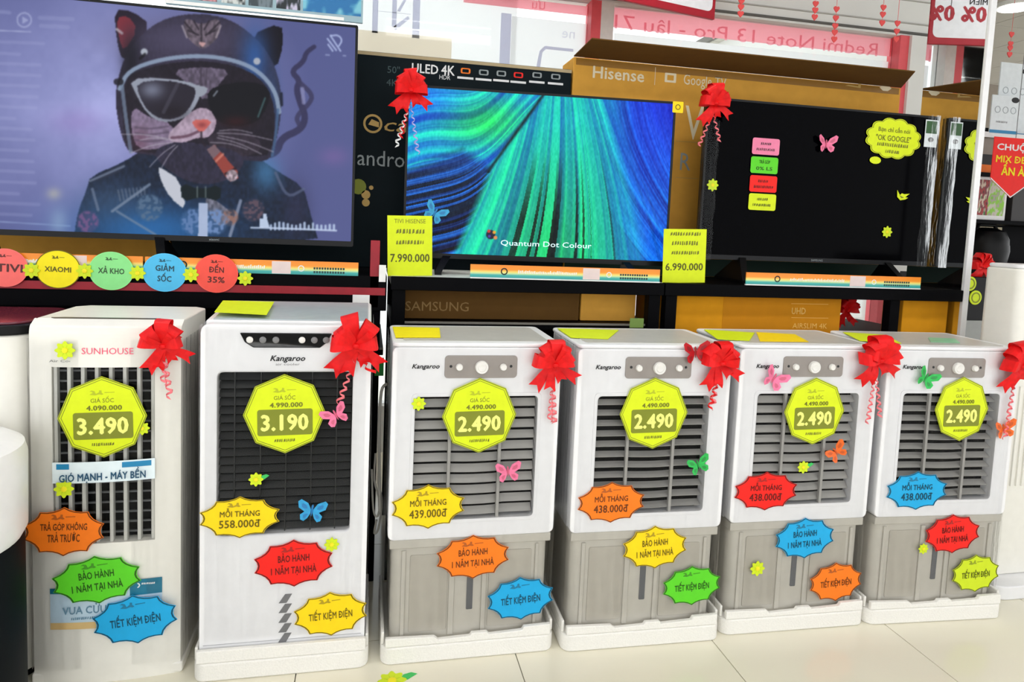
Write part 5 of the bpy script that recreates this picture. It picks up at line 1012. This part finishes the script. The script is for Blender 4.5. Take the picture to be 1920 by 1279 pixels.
# red pennant
a = rq(1864, 256, 1.62); b_ = rq(1925, 250, 1.62); c_ = rq(1893, 371, 1.62); wd = (c_.x-a.x)*2; hh = a.z-c_.z
t = MB().prism([(0, -hh), (wd/2, -hh*.70), (wd/2, 0), (-wd/2, 0), (-wd/2, -hh*.70)], -.004, 0).build('pennant_sign', mc('red'), None, smooth=False); t.location = (c_.x, 1.62, a.z); tag(t, 'red pointed pennant sign with white and yellow lettering at the far right', 'sign')
txt(t, 'CHUỘT', .0, -hh*.16, hh*.10, m_white_ink, y=-.005, wid=wd*.85, bold=.03); txt(t, 'MIX ĐEN', .0, -hh*.36, hh*.11, mc('yellow'), y=-.005, wid=wd*.85, bold=.03); txt(t, 'ẤN À', .0, -hh*.56, hh*.13, mc('bright'), y=-.005, wid=wd*.55, bold=.03)
P = [(-wd/2, -hh*.70), (0, -hh), (wd/2, -hh*.70)]; MB().prism([(-wd/2, -hh*.70), (0, -hh), (wd/2, -hh*.70), (wd/2, -hh*.68), (0, -hh*.98), (-wd/2, -hh*.68)], -.0048, -.004).build('edge_print', m_white_ink, t, smooth=False)
MB().tube([(0, -.002, 0), (0, -.002, 2.985-a.z)], .002, 6).build('hanger', m_steel, t)
# goods
def goods(label, x0, x1, top, zr, m, Y=YR+.08, name='product_box'):
    a = rq(x0, top, Y); b_ = rq(x1, top, Y); o = MB().box(0, b_.x-a.x, 0, .2 if Y < YR+.2 else .07, 0, (a.z+b_.z)/2-zr).build(name, m, None, bevel=.003, seg=1); o.location = (a.x, Y, zr); tag(o, label, 'box', 'boxes on the far rack'); return o, b_.x-a.x, (a.z+b_.z)/2-zr
o, wd, hh = goods('grey carton on the upper shelf of the far rack', 1838, 1895, 248, zsh[1], mat('warm_grey_box', (150, 140, 130), .6))
flat(o, 'label_band', [(0, 0), (wd*.75, 0), (wd*.75, hh*.45), (0, hh*.45)], m_ink, -.0004); flat(o, 'label_band', [(0, 0), (wd*.7, 0), (wd*.7, hh*.2), (0, hh*.2)], mc('orange'), -.0012)
def speckle(o, x0, x1, z0, z1, cols, seed):
    N = 24; u, v = np.meshgrid(np.linspace(0, 1, N), np.linspace(0, 1, N)); I = np.zeros((N, N, 3)); n = vnoise(u*5+seed, v*6, seed); n2 = vnoise(u*9+seed, v*8, seed+1); ix = np.clip(((n*.6+n2*.4)*1.3-.15)*len(cols), 0, len(cols)-1).astype(int); I = np.array(cols, float)[ix]
    picture('printed_picture', o, x0, x1, z0, z1, -.0008, I, 0, 'printed_picture')
o, wd, hh = goods('white edged juicer carton with red fruit and green drink print', 1828, 1892, 332, zsh[2], m_white_ink); speckle(o, .02, wd*.45, .03, hh-.02, [(60, 20, 20), (170, 40, 40), (120, 40, 50), (210, 190, 170), (60, 110, 50)], 3); speckle(o, wd*.45, wd*.93, .03, hh-.02, [(190, 180, 170), (200, 196, 180), (140, 200, 60), (170, 160, 150), (120, 190, 40)], 6)
goods('black edged carton at the picture edge on the middle shelf', 1902, 1935, 345, zsh[2], mat('dark_box', (40, 36, 36), .5))
o, wd, hh = goods('low carton with red and cream print on the lower shelf', 1826, 1880, 425, zsh[3], mat('cream_box', (220, 206, 170), .5), YR+.325); speckle(o, .01, wd*.6, hh*.4, hh-.01, [(150, 30, 40), (190, 60, 50), (230, 200, 160)], 9)
c = rq(1878, 500, YR+.04); t = tag(empty('rice_cooker', (c.x, 2.03, zsh[3])), 'black domed rice cooker on the lower shelf of the far rack', 'rice cooker')
MB().lathe([(.09, 0), (.13, .02), (.142, .10), (.138, .14)], 28).build('pot_body', m_black, t); MB().lathe([(.136, .14), (.133, .18), (.11, .23), (.06, .25), (.03, .255)], 28).build('lid', m_black, t); MB().tube([(-.09, 0, .23), (-.06, 0, .275), (.06, 0, .275), (.09, 0, .23)], .012, 8).build('carry_handle', m_black, t)
q = atY(1800, 520, .92); zc = atY(1845, 520, .92).z; t = tag(empty('black_cabinet', (q.x+.25, .93, 0)), 'narrow black cabinet between the mirror and the white tower', 'cabinet')
MB().box(-.27, .27, .0, .35, .05, zc).build('body', m_black, t, bevel=.004); MB().box(-.25, .25, .02, .33, 0, .05).build('plinth', m_black, t, smooth=False); MB().box(-.25, .25, -.012, .0, .70, .86).build('drawer_front', mat('grey_front', (150, 152, 150), .5), t, bevel=.002)
bow('red bow on the narrow black cabinet beside the mirror', Vector((atY(1843, 500, .96).x, .99, zc+.05)), 0, .16, 31, [], m=m_red)
for y, tx in ((532, 'upper'), (558, 'lower')):
    c = atY(1818 if y == 532 else 1828, y, .929); o = MB().lathe([(.035, 0), (.035, .004), (.028, .005)], 24, 'y').build('round_badge', mc('limegreen'), None); o.location = c; tag(o, tx + ' of two round lime badges beside the mirror edge', 'badge'); MB().ring(ell(0, 0, .026, .026, 20), ell(0, 0, .020, .020, 20), -.0062, -.005).build('ring_print', m_olive, o, smooth=False)
# energy labels on the right edge of the switched-off television
o = MB().box(-.03, .03, -.0015, 0, -.055, .055).build('energy_label', mat('cool_white_board', (226, 232, 236), .4), None, smooth=False); c = atY(1738, 250, .5965); o.location = (XM-.06, .5965, c.z); tag(o, 'white and green energy label on the right edge of the switched-off screen', 'label'); flat(o, 'green_print', [(-.026, .0), (.026, .0), (.026, .05), (-.026, .05)], mat('mint_print', (110, 190, 150), .5), -.0016); flat(o, 'dark_print', ell(0, -.025, .014, .01, 12), m_steel, -.0016)
